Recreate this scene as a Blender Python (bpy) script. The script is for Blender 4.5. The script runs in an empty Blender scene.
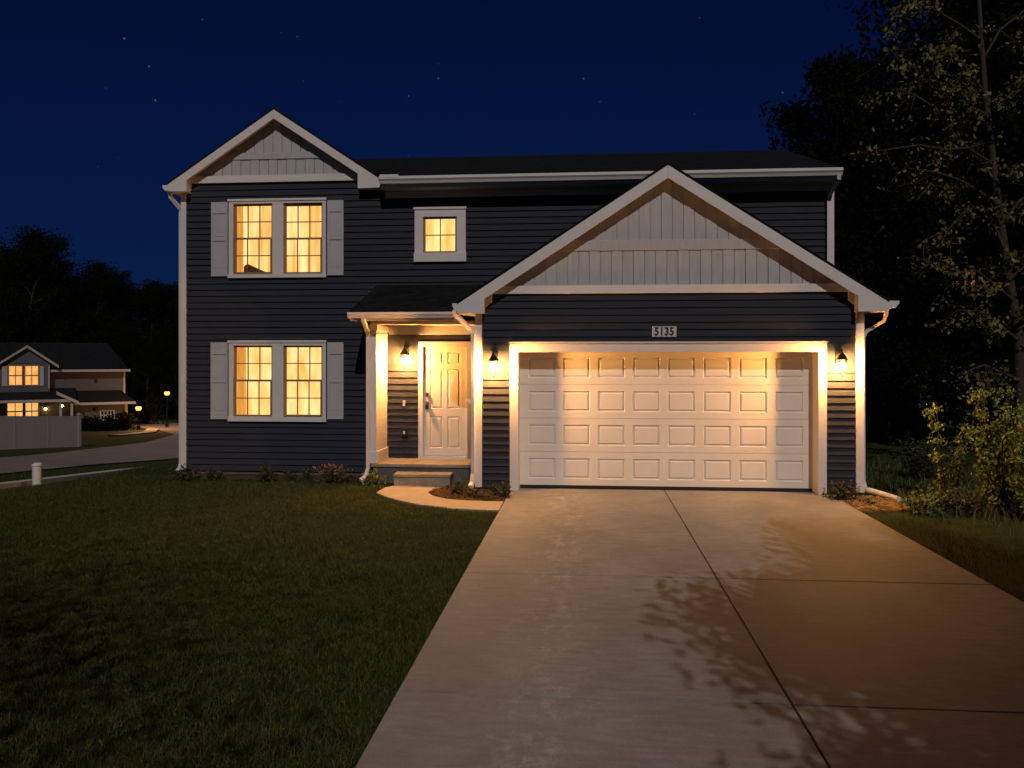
import bpy, math, random
import numpy as np
from mathutils import Vector
R = math.radians
random.seed(7)
scene = bpy.context.scene
COL = scene.collection

# ------------------------------------------------------------------ camera
F_PX, TH, D, H = 830.0, math.atan(73/830), 13.6, 2.15
ST, CT = math.sin(TH), math.cos(TH)
cam = bpy.data.cameras.new("camera")
camo = bpy.data.objects.new("camera", cam)
COL.objects.link(camo)
camo.location = (0, -D, H)
camo.rotation_euler = (math.pi/2, 0, TH)
cam.sensor_width = 36
cam.lens = F_PX/1024*36
cam.shift_y = -26/1024
cam.clip_end = 3000
scene.camera = camo

def ray(px):
    a = (px-512)/F_PX
    return (-ST+a*CT, CT+a*ST)
def PX(px, Y):                       # world X seen at column px on the plane Y
    dx, dy = ray(px)
    return dx*(Y+D)/dy
def PZ(px, py, Y):
    dx, dy = ray(px)
    return H+(358-py)/F_PX*(Y+D)/dy
def GP(px, py, z=0.0):               # point on level ground z
    dx, dy = ray(px)
    t = (H-z)*F_PX/(py-358)
    return (dx*t, -D+dy*t)
def AT(px, t):                       # point at depth t
    dx, dy = ray(px)
    return (dx*t, -D+dy*t)

# ------------------------------------------------------------------ terrain
_TY = [-400, -3, 1.5, 9.5, 15, 25, 35, 55, 90, 400, 900]
_TZ = [0, 0, -.35, -.94, -1.45, -2.1, -2.7, -3.9, -5.2, -6, -6]
def sstep(a, b, x):
    t = np.clip((x-a)/(b-a), 0, 1)
    return t*t*(3-2*t)
def TZ(x, y):
    x = np.asarray(x, float); y = np.asarray(y, float)
    xb = -8.4+np.maximum(0, y-9)*.9
    xb = np.minimum(xb, 6)
    w = sstep(0, 1, (xb-x)/3.2)
    return w*np.interp(y, _TY, _TZ)-.065

# ------------------------------------------------------------------ materials
def newmat(name):
    m = bpy.data.materials.new(name); m.use_nodes = True
    nt = m.node_tree; nt.nodes.clear()
    out = nt.nodes.new("ShaderNodeOutputMaterial")
    b = nt.nodes.new("ShaderNodeBsdfPrincipled")
    nt.links.new(b.outputs[0], out.inputs[0])
    return m, nt, b
def node(nt, t, **kw):
    n = nt.nodes.new(t)
    for k, v in kw.items():
        if k in n.inputs.keys(): n.inputs[k].default_value = v
        else: setattr(n, k, v)
    return n
def mat(name, col, rough=.6, var=.18, scale=6.0, bump=0.0, bscale=60.0, metal=0.0, stretch=(1,1,1), col2=None, spec=.5, fine=0.0):
    m, nt, b = newmat(name)
    L = nt.links.new
    tc = node(nt, "ShaderNodeTexCoord")
    mp = node(nt, "ShaderNodeMapping"); mp.inputs["Scale"].default_value = stretch
    L(tc.outputs["Object"], mp.inputs[0])
    nz = node(nt, "ShaderNodeTexNoise", Scale=scale, Detail=6.0, Roughness=.6)
    L(mp.outputs[0], nz.inputs["Vector"])
    cr = node(nt, "ShaderNodeValToRGB")
    c2 = col2 or tuple(c*(1-var*2) for c in col)
    cr.color_ramp.elements[0].position = .3; cr.color_ramp.elements[1].position = .72
    cr.color_ramp.elements[0].color = (*c2, 1); cr.color_ramp.elements[1].color = (*col, 1)
    L(nz.outputs["Fac"], cr.inputs[0])
    last = cr.outputs[0]
    if fine:
        n2 = node(nt, "ShaderNodeTexNoise", Scale=bscale*1.5, Detail=3.0)
        L(mp.outputs[0], n2.inputs["Vector"])
        mr = node(nt, "ShaderNodeMapRange"); mr.inputs[1].default_value = .3; mr.inputs[2].default_value = .7
        mr.inputs[3].default_value = 1-fine; mr.inputs[4].default_value = 1+fine*.6
        L(n2.outputs["Fac"], mr.inputs[0])
        mx = node(nt, "ShaderNodeMix", data_type='RGBA', blend_type='MULTIPLY'); mx.inputs[0].default_value = 1
        L(last, mx.inputs[6]); L(mr.outputs[0], mx.inputs[7]); last = mx.outputs[2]
    L(last, b.inputs["Base Color"])
    b.inputs["Roughness"].default_value = rough
    b.inputs["Metallic"].default_value = metal
    b.inputs["Specular IOR Level"].default_value = spec
    if bump:
        nb = node(nt, "ShaderNodeTexNoise", Scale=bscale, Detail=4.0)
        L(mp.outputs[0], nb.inputs["Vector"])
        bp = node(nt, "ShaderNodeBump", Strength=bump, Distance=.01)
        L(nb.outputs["Fac"], bp.inputs["Height"])
        L(bp.outputs[0], b.inputs["Normal"])
    return m
def emit(name, c1, c2, s, scale=2.0, stretch=(1,1,1)):
    m = bpy.data.materials.new(name); m.use_nodes = True
    nt = m.node_tree; nt.nodes.clear(); L = nt.links.new
    out = node(nt, "ShaderNodeOutputMaterial"); e = node(nt, "ShaderNodeEmission", Strength=s)
    tc = node(nt, "ShaderNodeTexCoord"); mp = node(nt, "ShaderNodeMapping"); mp.inputs["Scale"].default_value = stretch
    nz = node(nt, "ShaderNodeTexNoise", Scale=scale, Detail=3.0)
    cr = node(nt, "ShaderNodeValToRGB")
    cr.color_ramp.elements[0].position = .33; cr.color_ramp.elements[1].position = .66
    cr.color_ramp.elements[0].color = (*c1, 1); cr.color_ramp.elements[1].color = (*c2, 1)
    L(tc.outputs["Object"], mp.inputs[0]); L(mp.outputs[0], nz.inputs["Vector"]); L(nz.outputs["Fac"], cr.inputs[0])
    L(cr.outputs[0], e.inputs[0]); L(e.outputs[0], out.inputs[0])
    return m
def leafmat(name, c1, c2, rough=.55):
    m, nt, b = newmat(name); L = nt.links.new
    g = node(nt, "ShaderNodeNewGeometry")
    cr = node(nt, "ShaderNodeValToRGB")
    cr.color_ramp.elements[0].color = (*c1, 1); cr.color_ramp.elements[1].color = (*c2, 1)
    L(g.outputs["Random Per Island"], cr.inputs[0]); L(cr.outputs[0], b.inputs["Base Color"])
    b.inputs["Roughness"].default_value = rough
    b.inputs["Specular IOR Level"].default_value = .25 if rough < .9 else .03
    tr = node(nt, "ShaderNodeBsdfTranslucent"); L(cr.outputs[0], tr.inputs[0])
    mx = node(nt, "ShaderNodeMixShader"); mx.inputs[0].default_value = .25
    L(b.outputs[0], mx.inputs[1]); L(tr.outputs[0], mx.inputs[2])
    out = [n for n in nt.nodes if n.type == 'OUTPUT_MATERIAL'][0]
    L(mx.outputs[0], out.inputs[0])
    return m
def glassmat(name, tint=(1, 1, 1)):
    m = bpy.data.materials.new(name); m.use_nodes = True
    nt = m.node_tree; nt.nodes.clear(); L = nt.links.new
    out = node(nt, "ShaderNodeOutputMaterial")
    t = node(nt, "ShaderNodeBsdfTransparent"); t.inputs[0].default_value = (*tint, 1)
    g = node(nt, "ShaderNodeBsdfGlossy", Roughness=.03)
    fr = node(nt, "ShaderNodeFresnel", IOR=1.45)
    mx = node(nt, "ShaderNodeMixShader")
    L(fr.outputs[0], mx.inputs[0]); L(t.outputs[0], mx.inputs[1]); L(g.outputs[0], mx.inputs[2]); L(mx.outputs[0], out.inputs[0])
    return m

M = {}
M['siding'] = mat("navy_vinyl_siding", (.037, .039, .050), .85, .1, 3, .15, 40, stretch=(1, 1, 6), fine=.12, spec=.04)
M['white'] = mat("white_painted_trim", (.62, .575, .56), .5, .05, 2.5, .06, 60)
M['grey_white'] = mat("pale_grey_vinyl", (.41, .395, .41), .5, .05, 3, .06, 60)
M['gable'] = mat("pale_grey_gable_boards", (.40, .39, .39), .6, .08, 5, .12, 60, stretch=(4, 4, .6))
M['garage'] = mat("garage_door_steel", (.72, .66, .58), .5, .04, 2, .08, 150)
M['door'] = mat("front_door_paint", (.62, .55, .46), .42, .04, 3, .05, 60)
M['shingle'] = None
M['metal'] = mat("black_metal", (.02, .018, .016), .4, .1, 10, metal=.6)
M['brass'] = mat("dark_bronze_hardware", (.2, .12, .06), .35, .1, 10, metal=.8)
M['concrete'] = None
M['conc_step'] = mat("weathered_step_concrete", (.33, .265, .19), .8, .2, 4, .5, 60, fine=.2)
M['found'] = mat("foundation_concrete", (.12, .115, .11), .85, .2, 4, .5, 50, fine=.2)
M['roomwhite'] = mat("interior_paint", (.5, .42, .3), .8)
M['curtain'] = emit("lit_sheer_curtain", (.90, .40, .07), (1.0, .75, .32), 1.4, 1.5, (3, 1, .9))
M['curtain2'] = emit("lit_sheer_upper", (.90, .36, .06), (1.0, .73, .30), 1.34, 1.3, (5, 1, .6))
M['drape'] = emit("lit_drape_cloth", (.80, .30, .045), (1.0, .44, .09), .92, 3, (9, 1, .6))
M['bulb'] = emit("lamp_filament", (1.0, .435, .10), (1.0, .445, .11), 3700)
def globe_mat():
    m = emit("street_lamp_globe", (1.0, .38, .06), (1.0, .44, .08), 4.2)
    nt = m.node_tree; e = [n for n in nt.nodes if n.type == 'EMISSION'][0]; o = [n for n in nt.nodes if n.type == 'OUTPUT_MATERIAL'][0]
    t = node(nt, "ShaderNodeBsdfTransparent"); mx = node(nt, "ShaderNodeMixShader"); mx.inputs[0].default_value = .5
    nt.links.new(t.outputs[0], mx.inputs[1]); nt.links.new(e.outputs[0], mx.inputs[2]); nt.links.new(mx.outputs[0], o.inputs[0])
    return m
M['streetbulb'] = globe_mat()
M['farbulb'] = emit("porch_bulb_far", (1.0, .52, .16), (1.0, .55, .2), 55)
M['farwin'] = emit("far_lit_window", (1.0, .40, .07), (1.0, .58, .20), 1.0, 1.4, (1.5, 1, 1.5))
M['glass'] = glassmat("clear_glass")
M['sash'] = mat("window_sash_bronze", (.26, .155, .07), .5, .1)
M['darkpane'] = mat("dark_window_glass", (.01, .011, .014), .08, .1)
M['mulch'] = mat("bark_mulch", (.10, .055, .028), .95, .4, 14, 1, 40, fine=.4)
M['straw'] = mat("straw_covered_soil", (.30, .20, .085), .95, .35, 9, 1, 50, fine=.4)
M['bark'] = mat("tree_bark", (.052, .032, .022), .9, .3, 8, 1, 30, stretch=(3, 3, .5))
M['pvc'] = mat("white_pvc_pipe", (.55, .53, .50), .5, .08, 8)
M['farwall'] = mat("far_house_siding", (.042, .045, .055), .7, .08, 2, stretch=(1, 1, 8))
M['farblue'] = mat("far_house_blue_siding", (.05, .055, .075), .7, .08, 2, stretch=(1, 1, 8))
M['fartrim'] = mat("far_house_trim", (.27, .26, .265), .6, .05)
M['farfence'] = mat("white_vinyl_fence", (.29, .245, .23), .5, .05, 2)
M['sign'] = mat("sign_plate_white", (.62, .58, .55), .5, .06, 20)
M['black'] = mat("black_lettering", (.012, .011, .011), .5, .05)
M['cushion'] = mat("brown_cushion_cloth", (.16, .06, .02), .9, .2, 20)
M['leaf_oak'] = leafmat("oak_leaves", (.085, .085, .018), (.21, .165, .04))
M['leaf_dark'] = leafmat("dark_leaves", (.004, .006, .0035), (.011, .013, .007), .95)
M['leaf_shrub'] = leafmat("shrub_leaves", (.09, .14, .03), (.22, .27, .065))
M['leaf_low'] = leafmat("low_plant_leaves", (.035, .05, .016), (.085, .09, .03))
M['leaf_flower'] = leafmat("pinkish_flower_heads", (.25, .10, .09), (.42, .22, .19))
M['grass'] = leafmat("grass_blades", (.022, .036, .008), (.086, .096, .020), .6)
M['weed'] = leafmat("weed_blades", (.045, .06, .016), (.12, .12, .035), .7)

def ground_mat():
    m, nt, b = newmat("ground_soil_grass"); L = nt.links.new
    tc = node(nt, "ShaderNodeTexCoord")
    n1 = node(nt, "ShaderNodeTexNoise", Scale=1.3, Detail=8.0, Roughness=.65)
    n2 = node(nt, "ShaderNodeTexNoise", Scale=28.0, Detail=5.0, Roughness=.7)
    L(tc.outputs["Object"], n1.inputs[0]); L(tc.outputs["Object"], n2.inputs[0])
    cr = node(nt, "ShaderNodeValToRGB")
    cr.color_ramp.elements[0].position = .3; cr.color_ramp.elements[1].position = .75
    cr.color_ramp.elements[0].color = (.018, .028, .008, 1); cr.color_ramp.elements[1].color = (.046, .056, .014, 1)
    ad = node(nt, "ShaderNodeMath", operation='MULTIPLY_ADD'); ad.inputs[1].default_value = .5; 
    L(n1.outputs["Fac"], ad.inputs[0])
    h = node(nt, "ShaderNodeMath", operation='MULTIPLY'); h.inputs[1].default_value = .5
    L(n2.outputs["Fac"], h.inputs[0]); L(h.outputs[0], ad.inputs[2])
    L(ad.outputs[0], cr.inputs[0]); L(cr.outputs[0], b.inputs["Base Color"])
    b.inputs["Roughness"].default_value = .95; b.inputs["Specular IOR Level"].default_value = .1
    bp = node(nt, "ShaderNodeBump", Strength=.8, Distance=.03)
    L(n2.outputs["Fac"], bp.inputs["Height"]); L(bp.outputs[0], b.inputs["Normal"])
    return m
M['ground'] = ground_mat()

def concrete_mat(name, base, dark):
    m, nt, b = newmat(name); L = nt.links.new
    tc = node(nt, "ShaderNodeTexCoord")
    def nz(scale, det=6.0, st=(1, 1, 1), rough=.6):
        mp = node(nt, "ShaderNodeMapping"); mp.inputs["Scale"].default_value = st
        L(tc.outputs["Object"], mp.inputs[0])
        n = node(nt, "ShaderNodeTexNoise", Scale=scale, Detail=det, Roughness=rough); L(mp.outputs[0], n.inputs["Vector"])
        return n.outputs["Fac"]
    a = nz(.7, 7.0, (1.0, .55, 1)); c = nz(90, 3.0); d = nz(9, 8.0, (.5, 1.6, 1), .7)
    cr = node(nt, "ShaderNodeValToRGB"); cr.color_ramp.elements[0].position = .33; cr.color_ramp.elements[1].position = .66
    cr.color_ramp.elements[0].color = (*dark, 1); cr.color_ramp.elements[1].color = (*base, 1)
    L(a, cr.inputs[0])
    def mul(col, fac, lo, hi, p0=.3, p1=.7):
        mr = node(nt, "ShaderNodeMapRange"); mr.inputs[1].default_value = p0; mr.inputs[2].default_value = p1
        mr.inputs[3].default_value = lo; mr.inputs[4].default_value = hi
        L(fac, mr.inputs[0])
        mx = node(nt, "ShaderNodeMix", data_type='RGBA', blend_type='MULTIPLY'); mx.inputs[0].default_value = 1
        L(col, mx.inputs[6]); L(mr.outputs[0], mx.inputs[7]); return mx.outputs[2]
    col = mul(cr.outputs[0], c, .84, 1.08)
    col = mul(col, d, .72, 1.12)
    # worn pale scuffs
    s = nz(3.2, 10.0, (1.6, .8, 1), .75)
    col = mul(col, s, 1.0, 1.3, .60, .70)
    sx = node(nt, "ShaderNodeSeparateXYZ"); L(tc.outputs["Object"], sx.inputs[0])
    def track(xc, w):
        a_ = node(nt, "ShaderNodeMath", operation='SUBTRACT'); L(sx.outputs[0], a_.inputs[0]); a_.inputs[1].default_value = xc
        b_ = node(nt, "ShaderNodeMath", operation='ABSOLUTE'); L(a_.outputs[0], b_.inputs[0])
        r_ = node(nt, "ShaderNodeMapRange"); r_.inputs[1].default_value = 0; r_.inputs[2].default_value = w; r_.inputs[3].default_value = 1; r_.inputs[4].default_value = 0
        L(b_.outputs[0], r_.inputs[0]); return r_.outputs[0]
    n5 = nz(5.5, 12.0, (1.4, .7, 1), .8)
    mrk = node(nt, "ShaderNodeMapRange"); mrk.inputs[1].default_value = .50; mrk.inputs[2].default_value = .62; L(n5, mrk.inputs[0])
    for xc, w_, amt in ((-.30, .5, .55), (2.15, .45, .2)):
        tm = node(nt, "ShaderNodeMath", operation='MULTIPLY'); L(track(xc, w_), tm.inputs[0]); L(mrk.outputs[0], tm.inputs[1])
        col = mul(col, tm.outputs[0], 1.0, 1.0+amt, 0.0, 1.0)
    broom = nz(3.0, 4.0, (1.2, 70, 1), .7)
    col = mul(col, broom, .93, 1.05)
    L(col, b.inputs["Base Color"])
    rr = node(nt, "ShaderNodeMapRange"); rr.inputs[3].default_value = .62; rr.inputs[4].default_value = .9
    L(d, rr.inputs[0]); L(rr.outputs[0], b.inputs["Roughness"])
    b.inputs["Specular IOR Level"].default_value = .35
    bp = node(nt, "ShaderNodeBump", Strength=.35, Distance=.004)
    L(c, bp.inputs["Height"])
    bp2 = node(nt, "ShaderNodeBump", Strength=.3, Distance=.012)
    L(d, bp2.inputs["Height"]); L(bp.outputs[0], bp2.inputs["Normal"]); L(bp2.outputs[0], b.inputs["Normal"])
    return m
M['concrete'] = concrete_mat("driveway_concrete", (.272, .264, .258), (.182, .175, .170))
M['walk'] = concrete_mat("walk_concrete", (.40, .34, .27), (.30, .25, .20))
M['path'] = mat('pale_path_concrete', (.50, .46, .42), .85, .15, 3, .3, 60)
M['road'] = mat("road_asphalt", (.24, .19, .165), .85, .2, 1.2, .5, 60, fine=.2)
M['joint'] = mat("joint_dirt", (.035, .03, .025), .95, .3)
M['trunkdark'] = mat("dark_tree_bark", (.03, .024, .018), .9, .3, 8, .6, 30)

def shingle_mat():
    m, nt, b = newmat("dark_asphalt_shingles"); L = nt.links.new
    tc = node(nt, "ShaderNodeTexCoord")
    br = node(nt, "ShaderNodeTexBrick", Scale=3.0)
    br.inputs["Color1"].default_value = (.006, .0065, .008, 1); br.inputs["Color2"].default_value = (.013, .013, .015, 1)
    br.inputs["Mortar"].default_value = (.006, .006, .007, 1); br.inputs["Mortar Size"].default_value = .012
    L(tc.outputs["Object"], br.inputs["Vector"])
    L(br.outputs["Color"], b.inputs["Base Color"])
    b.inputs["Roughness"].default_value = .95; b.inputs["Specular IOR Level"].default_value = .1
    return m
M['shingle'] = shingle_mat()

# ------------------------------------------------------------------ mesh helper
class MB:
    def __init__(s): s.v = []; s.f = []
    def face(s, pts):
        i = len(s.v); s.v += [tuple(p) for p in pts]; s.f.append(tuple(range(i, i+len(pts)))); return s
    def box(s, x0, x1, y0, y1, z0, z1):
        i = len(s.v)
        s.v += [(x0,y0,z0),(x1,y0,z0),(x1,y1,z0),(x0,y1,z0),(x0,y0,z1),(x1,y0,z1),(x1,y1,z1),(x0,y1,z1)]
        for q in ((3,2,1,0),(4,5,6,7),(0,1,5,4),(1,2,6,5),(2,3,7,6),(3,0,4,7)): s.f.append(tuple(i+k for k in q))
        return s
    def prism(s, poly, a0, a1, axis='y'):
        """poly: 2D points; axis 'y': (x,z) extruded in y; 'x': (y,z) extruded in x; 'z': (x,y) extruded in z"""
        def mk(p, a):
            return {'y': (p[0], a, p[1]), 'x': (a, p[0], p[1]), 'z': (p[0], p[1], a)}[axis]
        n = len(poly); i = len(s.v)
        area = sum(poly[k][0]*poly[(k+1) % n][1]-poly[(k+1) % n][0]*poly[k][1] for k in range(n))
        if area < 0: poly = poly[::-1]
        s.v += [mk(p, a0) for p in poly]+[mk(p, a1) for p in poly]
        fl = axis == 'y'
        a = tuple(range(i, i+n)); bb = tuple(range(i+n, i+2*n))
        s.f.append(a if fl else a[::-1]); s.f.append(bb[::-1] if fl else bb)
        for k in range(n):
            k2 = (k+1) % n
            q = (i+k, i+k2, i+n+k2, i+n+k)
            s.f.append(q[::-1] if fl else q)
        return s
    def tube(s, pts, r, n=8, caps=True):
        pts = [Vector(p) for p in pts]
        rs = r if isinstance(r, (list, tuple)) else [r]*len(pts)
        i = len(s.v); up = None
        for k, p in enumerate(pts):
            t = (pts[min(k+1, len(pts)-1)]-pts[max(k-1, 0)]).normalized()
            if up is None:
                up = Vector((0, 0, 1)) if abs(t.z) < .9 else Vector((1, 0, 0))
            a = t.cross(up)
            if a.length < 1e-4: a = t.cross(Vector((0, 1, 0)))
            a.normalize(); b = a.cross(t).normalized(); up = b
            for j in range(n):
                an = 2*math.pi*(j+.5)/n
                s.v.append(tuple(p+(a*math.cos(an)+b*math.sin(an))*rs[k]))
        for k in range(len(pts)-1):
            for j in range(n):
                j2 = (j+1) % n
                s.f.append((i+k*n+j, i+k*n+j2, i+(k+1)*n+j2, i+(k+1)*n+j))
        if caps:
            s.f.append(tuple(i+j for j in range(n))[::-1]); e = i+(len(pts)-1)*n
            s.f.append(tuple(e+j for j in range(n)))
        return s
    def lathe(s, prof, c, n=12):
        i = len(s.v); m = len(prof)
        for (r, z) in prof:
            for j in range(n):
                a = 2*math.pi*j/n
                s.v.append((c[0]+r*math.cos(a), c[1]+r*math.sin(a), c[2]+z))
        for k in range(m-1):
            for j in range(n):
                j2 = (j+1) % n
                s.f.append((i+k*n+j, i+k*n+j2, i+(k+1)*n+j2, i+(k+1)*n+j))
        s.f.append(tuple(i+j for j in range(n))[::-1]); s.f.append(tuple(i+(m-1)*n+j for j in range(n)))
        return s
    def build(s, name, m, parent=None, org=None, smooth=False, bevel=0):
        if org is None:
            org = parent.get('org', (0, 0, 0)) if parent is not None else (0, 0, 0)
        me = bpy.data.meshes.new(name)
        me.from_pydata([(a-org[0], b-org[1], c-org[2]) for a, b, c in s.v], [], s.f)
        me.materials.append(m)
        if smooth:
            for p in me.polygons: p.use_smooth = True
        me.update()
        o = bpy.data.objects.new(name, me); COL.objects.link(o)
        ORG[o.name] = tuple(org)
        if parent is not None: o.parent = parent
        if bevel:
            md = o.modifiers.new("bevel", 'BEVEL'); md.width = bevel; md.segments = 2; md.limit_method = 'ANGLE'; md.angle_limit = R(40)
        return o
ORG = {}
class Part:
    """build helper bound to one thing: all parts share the thing's origin"""
    def __init__(s, root, org): s.root = root; s.org = org
    def add(s, mb, name, m, parent=None, smooth=False, bevel=0, label=None):
        o = mb.build(name, m, parent or s.root, s.org, smooth, bevel)
        if label: o['label'] = label
        return o
def thing(name, label, cat, loc=(0, 0, 0), rz=0, group=None):
    o = bpy.data.objects.new(name, None); COL.objects.link(o)
    o.location = loc; o.rotation_euler = (0, 0, rz); o.empty_display_size = .3
    o['label'] = label; o['category'] = cat
    if group: o['group'] = group
    return o
def tag(o, label, cat, group=None):
    o['label'] = label; o['category'] = cat
    if group: o['group'] = group
    return o
def struct(o, kind='structure'):
    o['kind'] = kind; return o
def dup(root, loc, rz, label, group=None, scale=1.0):
    r = root.copy(); COL.objects.link(r); r.location = loc; r.rotation_euler = (0, 0, rz); r.scale = (scale,)*3
    r['label'] = label
    if group: r['group'] = group
    elif 'group' in r.keys(): del r['group']
    for ch in list(root.children):
        c = ch.copy(); COL.objects.link(c); c.parent = r
        for g in list(ch.children):
            d = g.copy(); COL.objects.link(d); d.parent = c
    return r
def npmesh(name, verts, polys_sizes, loops, m, parent=None, smooth=False):
    me = bpy.data.meshes.new(name)
    nv = len(verts); nl = len(loops); npoly = len(polys_sizes)
    me.vertices.add(nv); me.vertices.foreach_set("co", np.asarray(verts, np.float32).ravel())
    me.loops.add(nl); me.loops.foreach_set("vertex_index", np.asarray(loops, np.int32))
    me.polygons.add(npoly)
    st = np.concatenate([[0], np.cumsum(polys_sizes)[:-1]]).astype(np.int32)
    me.polygons.foreach_set("loop_start", st)
    me.polygons.foreach_set("loop_total", np.asarray(polys_sizes, np.int32))
    me.materials.append(m); me.update(calc_edges=True); me.validate()
    o = bpy.data.objects.new(name, me); COL.objects.link(o)
    if parent is not None: o.parent = parent
    return o

# ------------------------------------------------------------------ ground, driveway, road
def grid_lines(lo, hi, a, b, step):
    g = list(np.arange(a, b+1e-6, step))
    x = a; s = step
    left = []
    while x > lo: s *= 1.5; x -= s; left.append(max(x, lo))
    x = b; s = step; right = []
    while x < hi: s *= 1.5; x += s; right.append(min(x, hi))
    return np.array(left[::-1]+g+right)
gx = grid_lines(-700, 700, -34, 10, .5); gy = grid_lines(-300, 900, -14, 60, .5)
XX, YY = np.meshgrid(gx, gy); ZZ = TZ(XX, YY)
nx, ny = len(gx), len(gy)
V = np.stack([XX.ravel(), YY.ravel(), ZZ.ravel()], 1)
ii, jj = np.meshgrid(np.arange(nx-1), np.arange(ny-1))
a = (jj*nx+ii).ravel()
loops = np.stack([a, a+1, a+1+nx, a+nx], 1).ravel()
struct(npmesh("ground", V, np.full(len(a), 4), loops, M['ground']))

DX0, DX1 = -1.22, 3.90
def slab(mb, x0, x1, y0, y1, zt=-.028, b=.003):
    # a slab with rounded arrises
    i = len(mb.v)
    mb.v += [(x0,y0,-.12),(x1,y0,-.12),(x1,y1,-.12),(x0,y1,-.12),(x0,y0,zt-b),(x1,y0,zt-b),(x1,y1,zt-b),(x0,y1,zt-b),
             (x0+b,y0+b,zt),(x1-b,y0+b,zt),(x1-b,y1-b,zt),(x0+b,y1-b,zt)]
    for q in ((0,1,5,4),(1,2,6,5),(2,3,7,6),(3,0,4,7),(4,5,9,8),(5,6,10,9),(6,7,11,10),(7,4,8,11),(8,9,10,11)): mb.f.append(tuple(i+k for k in q))
dm = MB()
ys = [.26, -5.25, -8.25, -11.2, -14.2, -17.2, -20.2]
xm = 1.30
for k in range(len(ys)-1):
    slab(dm, DX0, xm-.008, ys[k+1]+.007, ys[k]-.007)
    slab(dm, xm+.008, DX1, ys[k+1]+.007, ys[k]-.007)
struct(dm.build("driveway", M['concrete']))
struct(MB().box(DX0+.02, DX1-.02, -20.15, .25, -.09, -.046).build("driveway_joint_bed", M['joint']))

def ribbon(name, pts, width, m, dz, step=1.0, thick=0):
    P = []
    for (p, q) in zip(pts[:-1], pts[1:]):
        n = max(1, int(math.dist(p, q)/step))
        for k in range(n): P.append((p[0]+(q[0]-p[0])*k/n, p[1]+(q[1]-p[1])*k/n))
    P.append(pts[-1])
    mb = MB(); nW = 6 if width > 2 else 2
    L = []
    for k, p in enumerate(P):
        a = P[max(0, k-1)]; b = P[min(len(P)-1, k+1)]
        t = Vector((b[0]-a[0], b[1]-a[1], 0)).normalized(); nrm = Vector((-t.y, t.x, 0))
        row = []
        for j in range(nW+1):
            o = (j/nW-.5)*width
            x, y = p[0]+nrm.x*o, p[1]+nrm.y*o
            row.append((x, y, float(TZ(x, y))+dz))
        L.append(row)
    for k in range(len(L)-1):
        for j in range(nW):
            mb.face([L[k][j+1], L[k][j], L[k+1][j], L[k+1][j+1]])
        if thick:
            for j in (0, nW):
                p, q = L[k][j], L[k+1][j]
                mb.face([p, q, (q[0], q[1], q[2]-thick), (p[0], p[1], p[2]-thick)])
    return struct(mb.build(name, m))
ROADC = [(-16.2, -30), (-17.0, -5), (-17.4, 8), (-18.2, 18), (-20.5, 30), (-25, 42), (-34, 56), (-50, 70)]
ribbon("road", ROADC, 6.2, M['road'], .04)
ribbon("sidewalk", [(-11.2, -30), (-11.3, 0), (-11.6, 9.5), (-12.4, 20), (-14.5, 32)], .5, M['path'], .12, thick=.2)
ribbon("far_sidewalk", [(-30.5, 38), (-32, 45), (-36.5, 54), (-45, 64)], .9, M['walk'], .08, thick=.15)

# front walk: curved slab from the step to the driveway
wpx = [(394, 483.6), (384, 486), (376, 490.5), (384, 494), (398, 498), (420, 502.5), (450, 506), (480, 507.6), (504.5, 508)]
wbk = [(511.5, 499.6), (490, 499), (468, 498.4), (448, 497), (434, 494.2), (428.5, 490.8), (434, 487.5), (449, 484.0)]
wp = [GP(x, y) for x, y in wpx+wbk]
wp = [(min(p[0], DX0-.012), p[1]) for p in wp]
walk = MB().prism(wp, -.11, -.030, 'z')
struct(walk.build("front_walk", M['walk'], bevel=.006))
WALK = wp
bed = [GP(x, y) for x, y in [(428.5, 490.8), (434, 487.5), (449, 484)]]+[(-2.25, .60), (-1.80, .60), (-1.80, .02), (-1.26, .02)]+[GP(x, y) for x, y in [(511.5, 499.6), (490, 499), (468, 498.4), (448, 497), (434, 494.2)]]
bed = [(min(p[0], DX0-.012), p[1]) for p in bed]
struct(MB().prism(bed, -.1, -.040, 'z').build("planting_bed", M['mulch']))
struct(MB().prism([(-7.7, 1.62), (-7.75, 1.2), (-7.0, 1.0), (-5.6, .95), (-4.3, 1.0), (-3.85, .8), (-3.85, 1.62)], -.1, -.046, 'z').build("foundation_bed", M['mulch']))
def P2(*pp): return [GP(x, y) for x, y in pp]
strawp = [(DX1+.012, .02), (4.36, .02), (4.75, -.15), (5.5, -.55), (5.35, -1.0), (4.7, -1.15), (DX1+.012, -1.35)]
struct(MB().prism(strawp, -.1, -.048, 'z').build("bare_soil", M['straw']))

def inpoly(px, py, poly):
    c = np.zeros(len(px), bool); n = len(poly)
    for k in range(n):
        x1, y1 = poly[k]; x2, y2 = poly[(k+1) % n]
        if y1 == y2: continue
        m = ((y1 > py) != (y2 > py)) & (px < (x2-x1)*(py-y1)/(y2-y1)+x1)
        c ^= m
    return c

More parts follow.
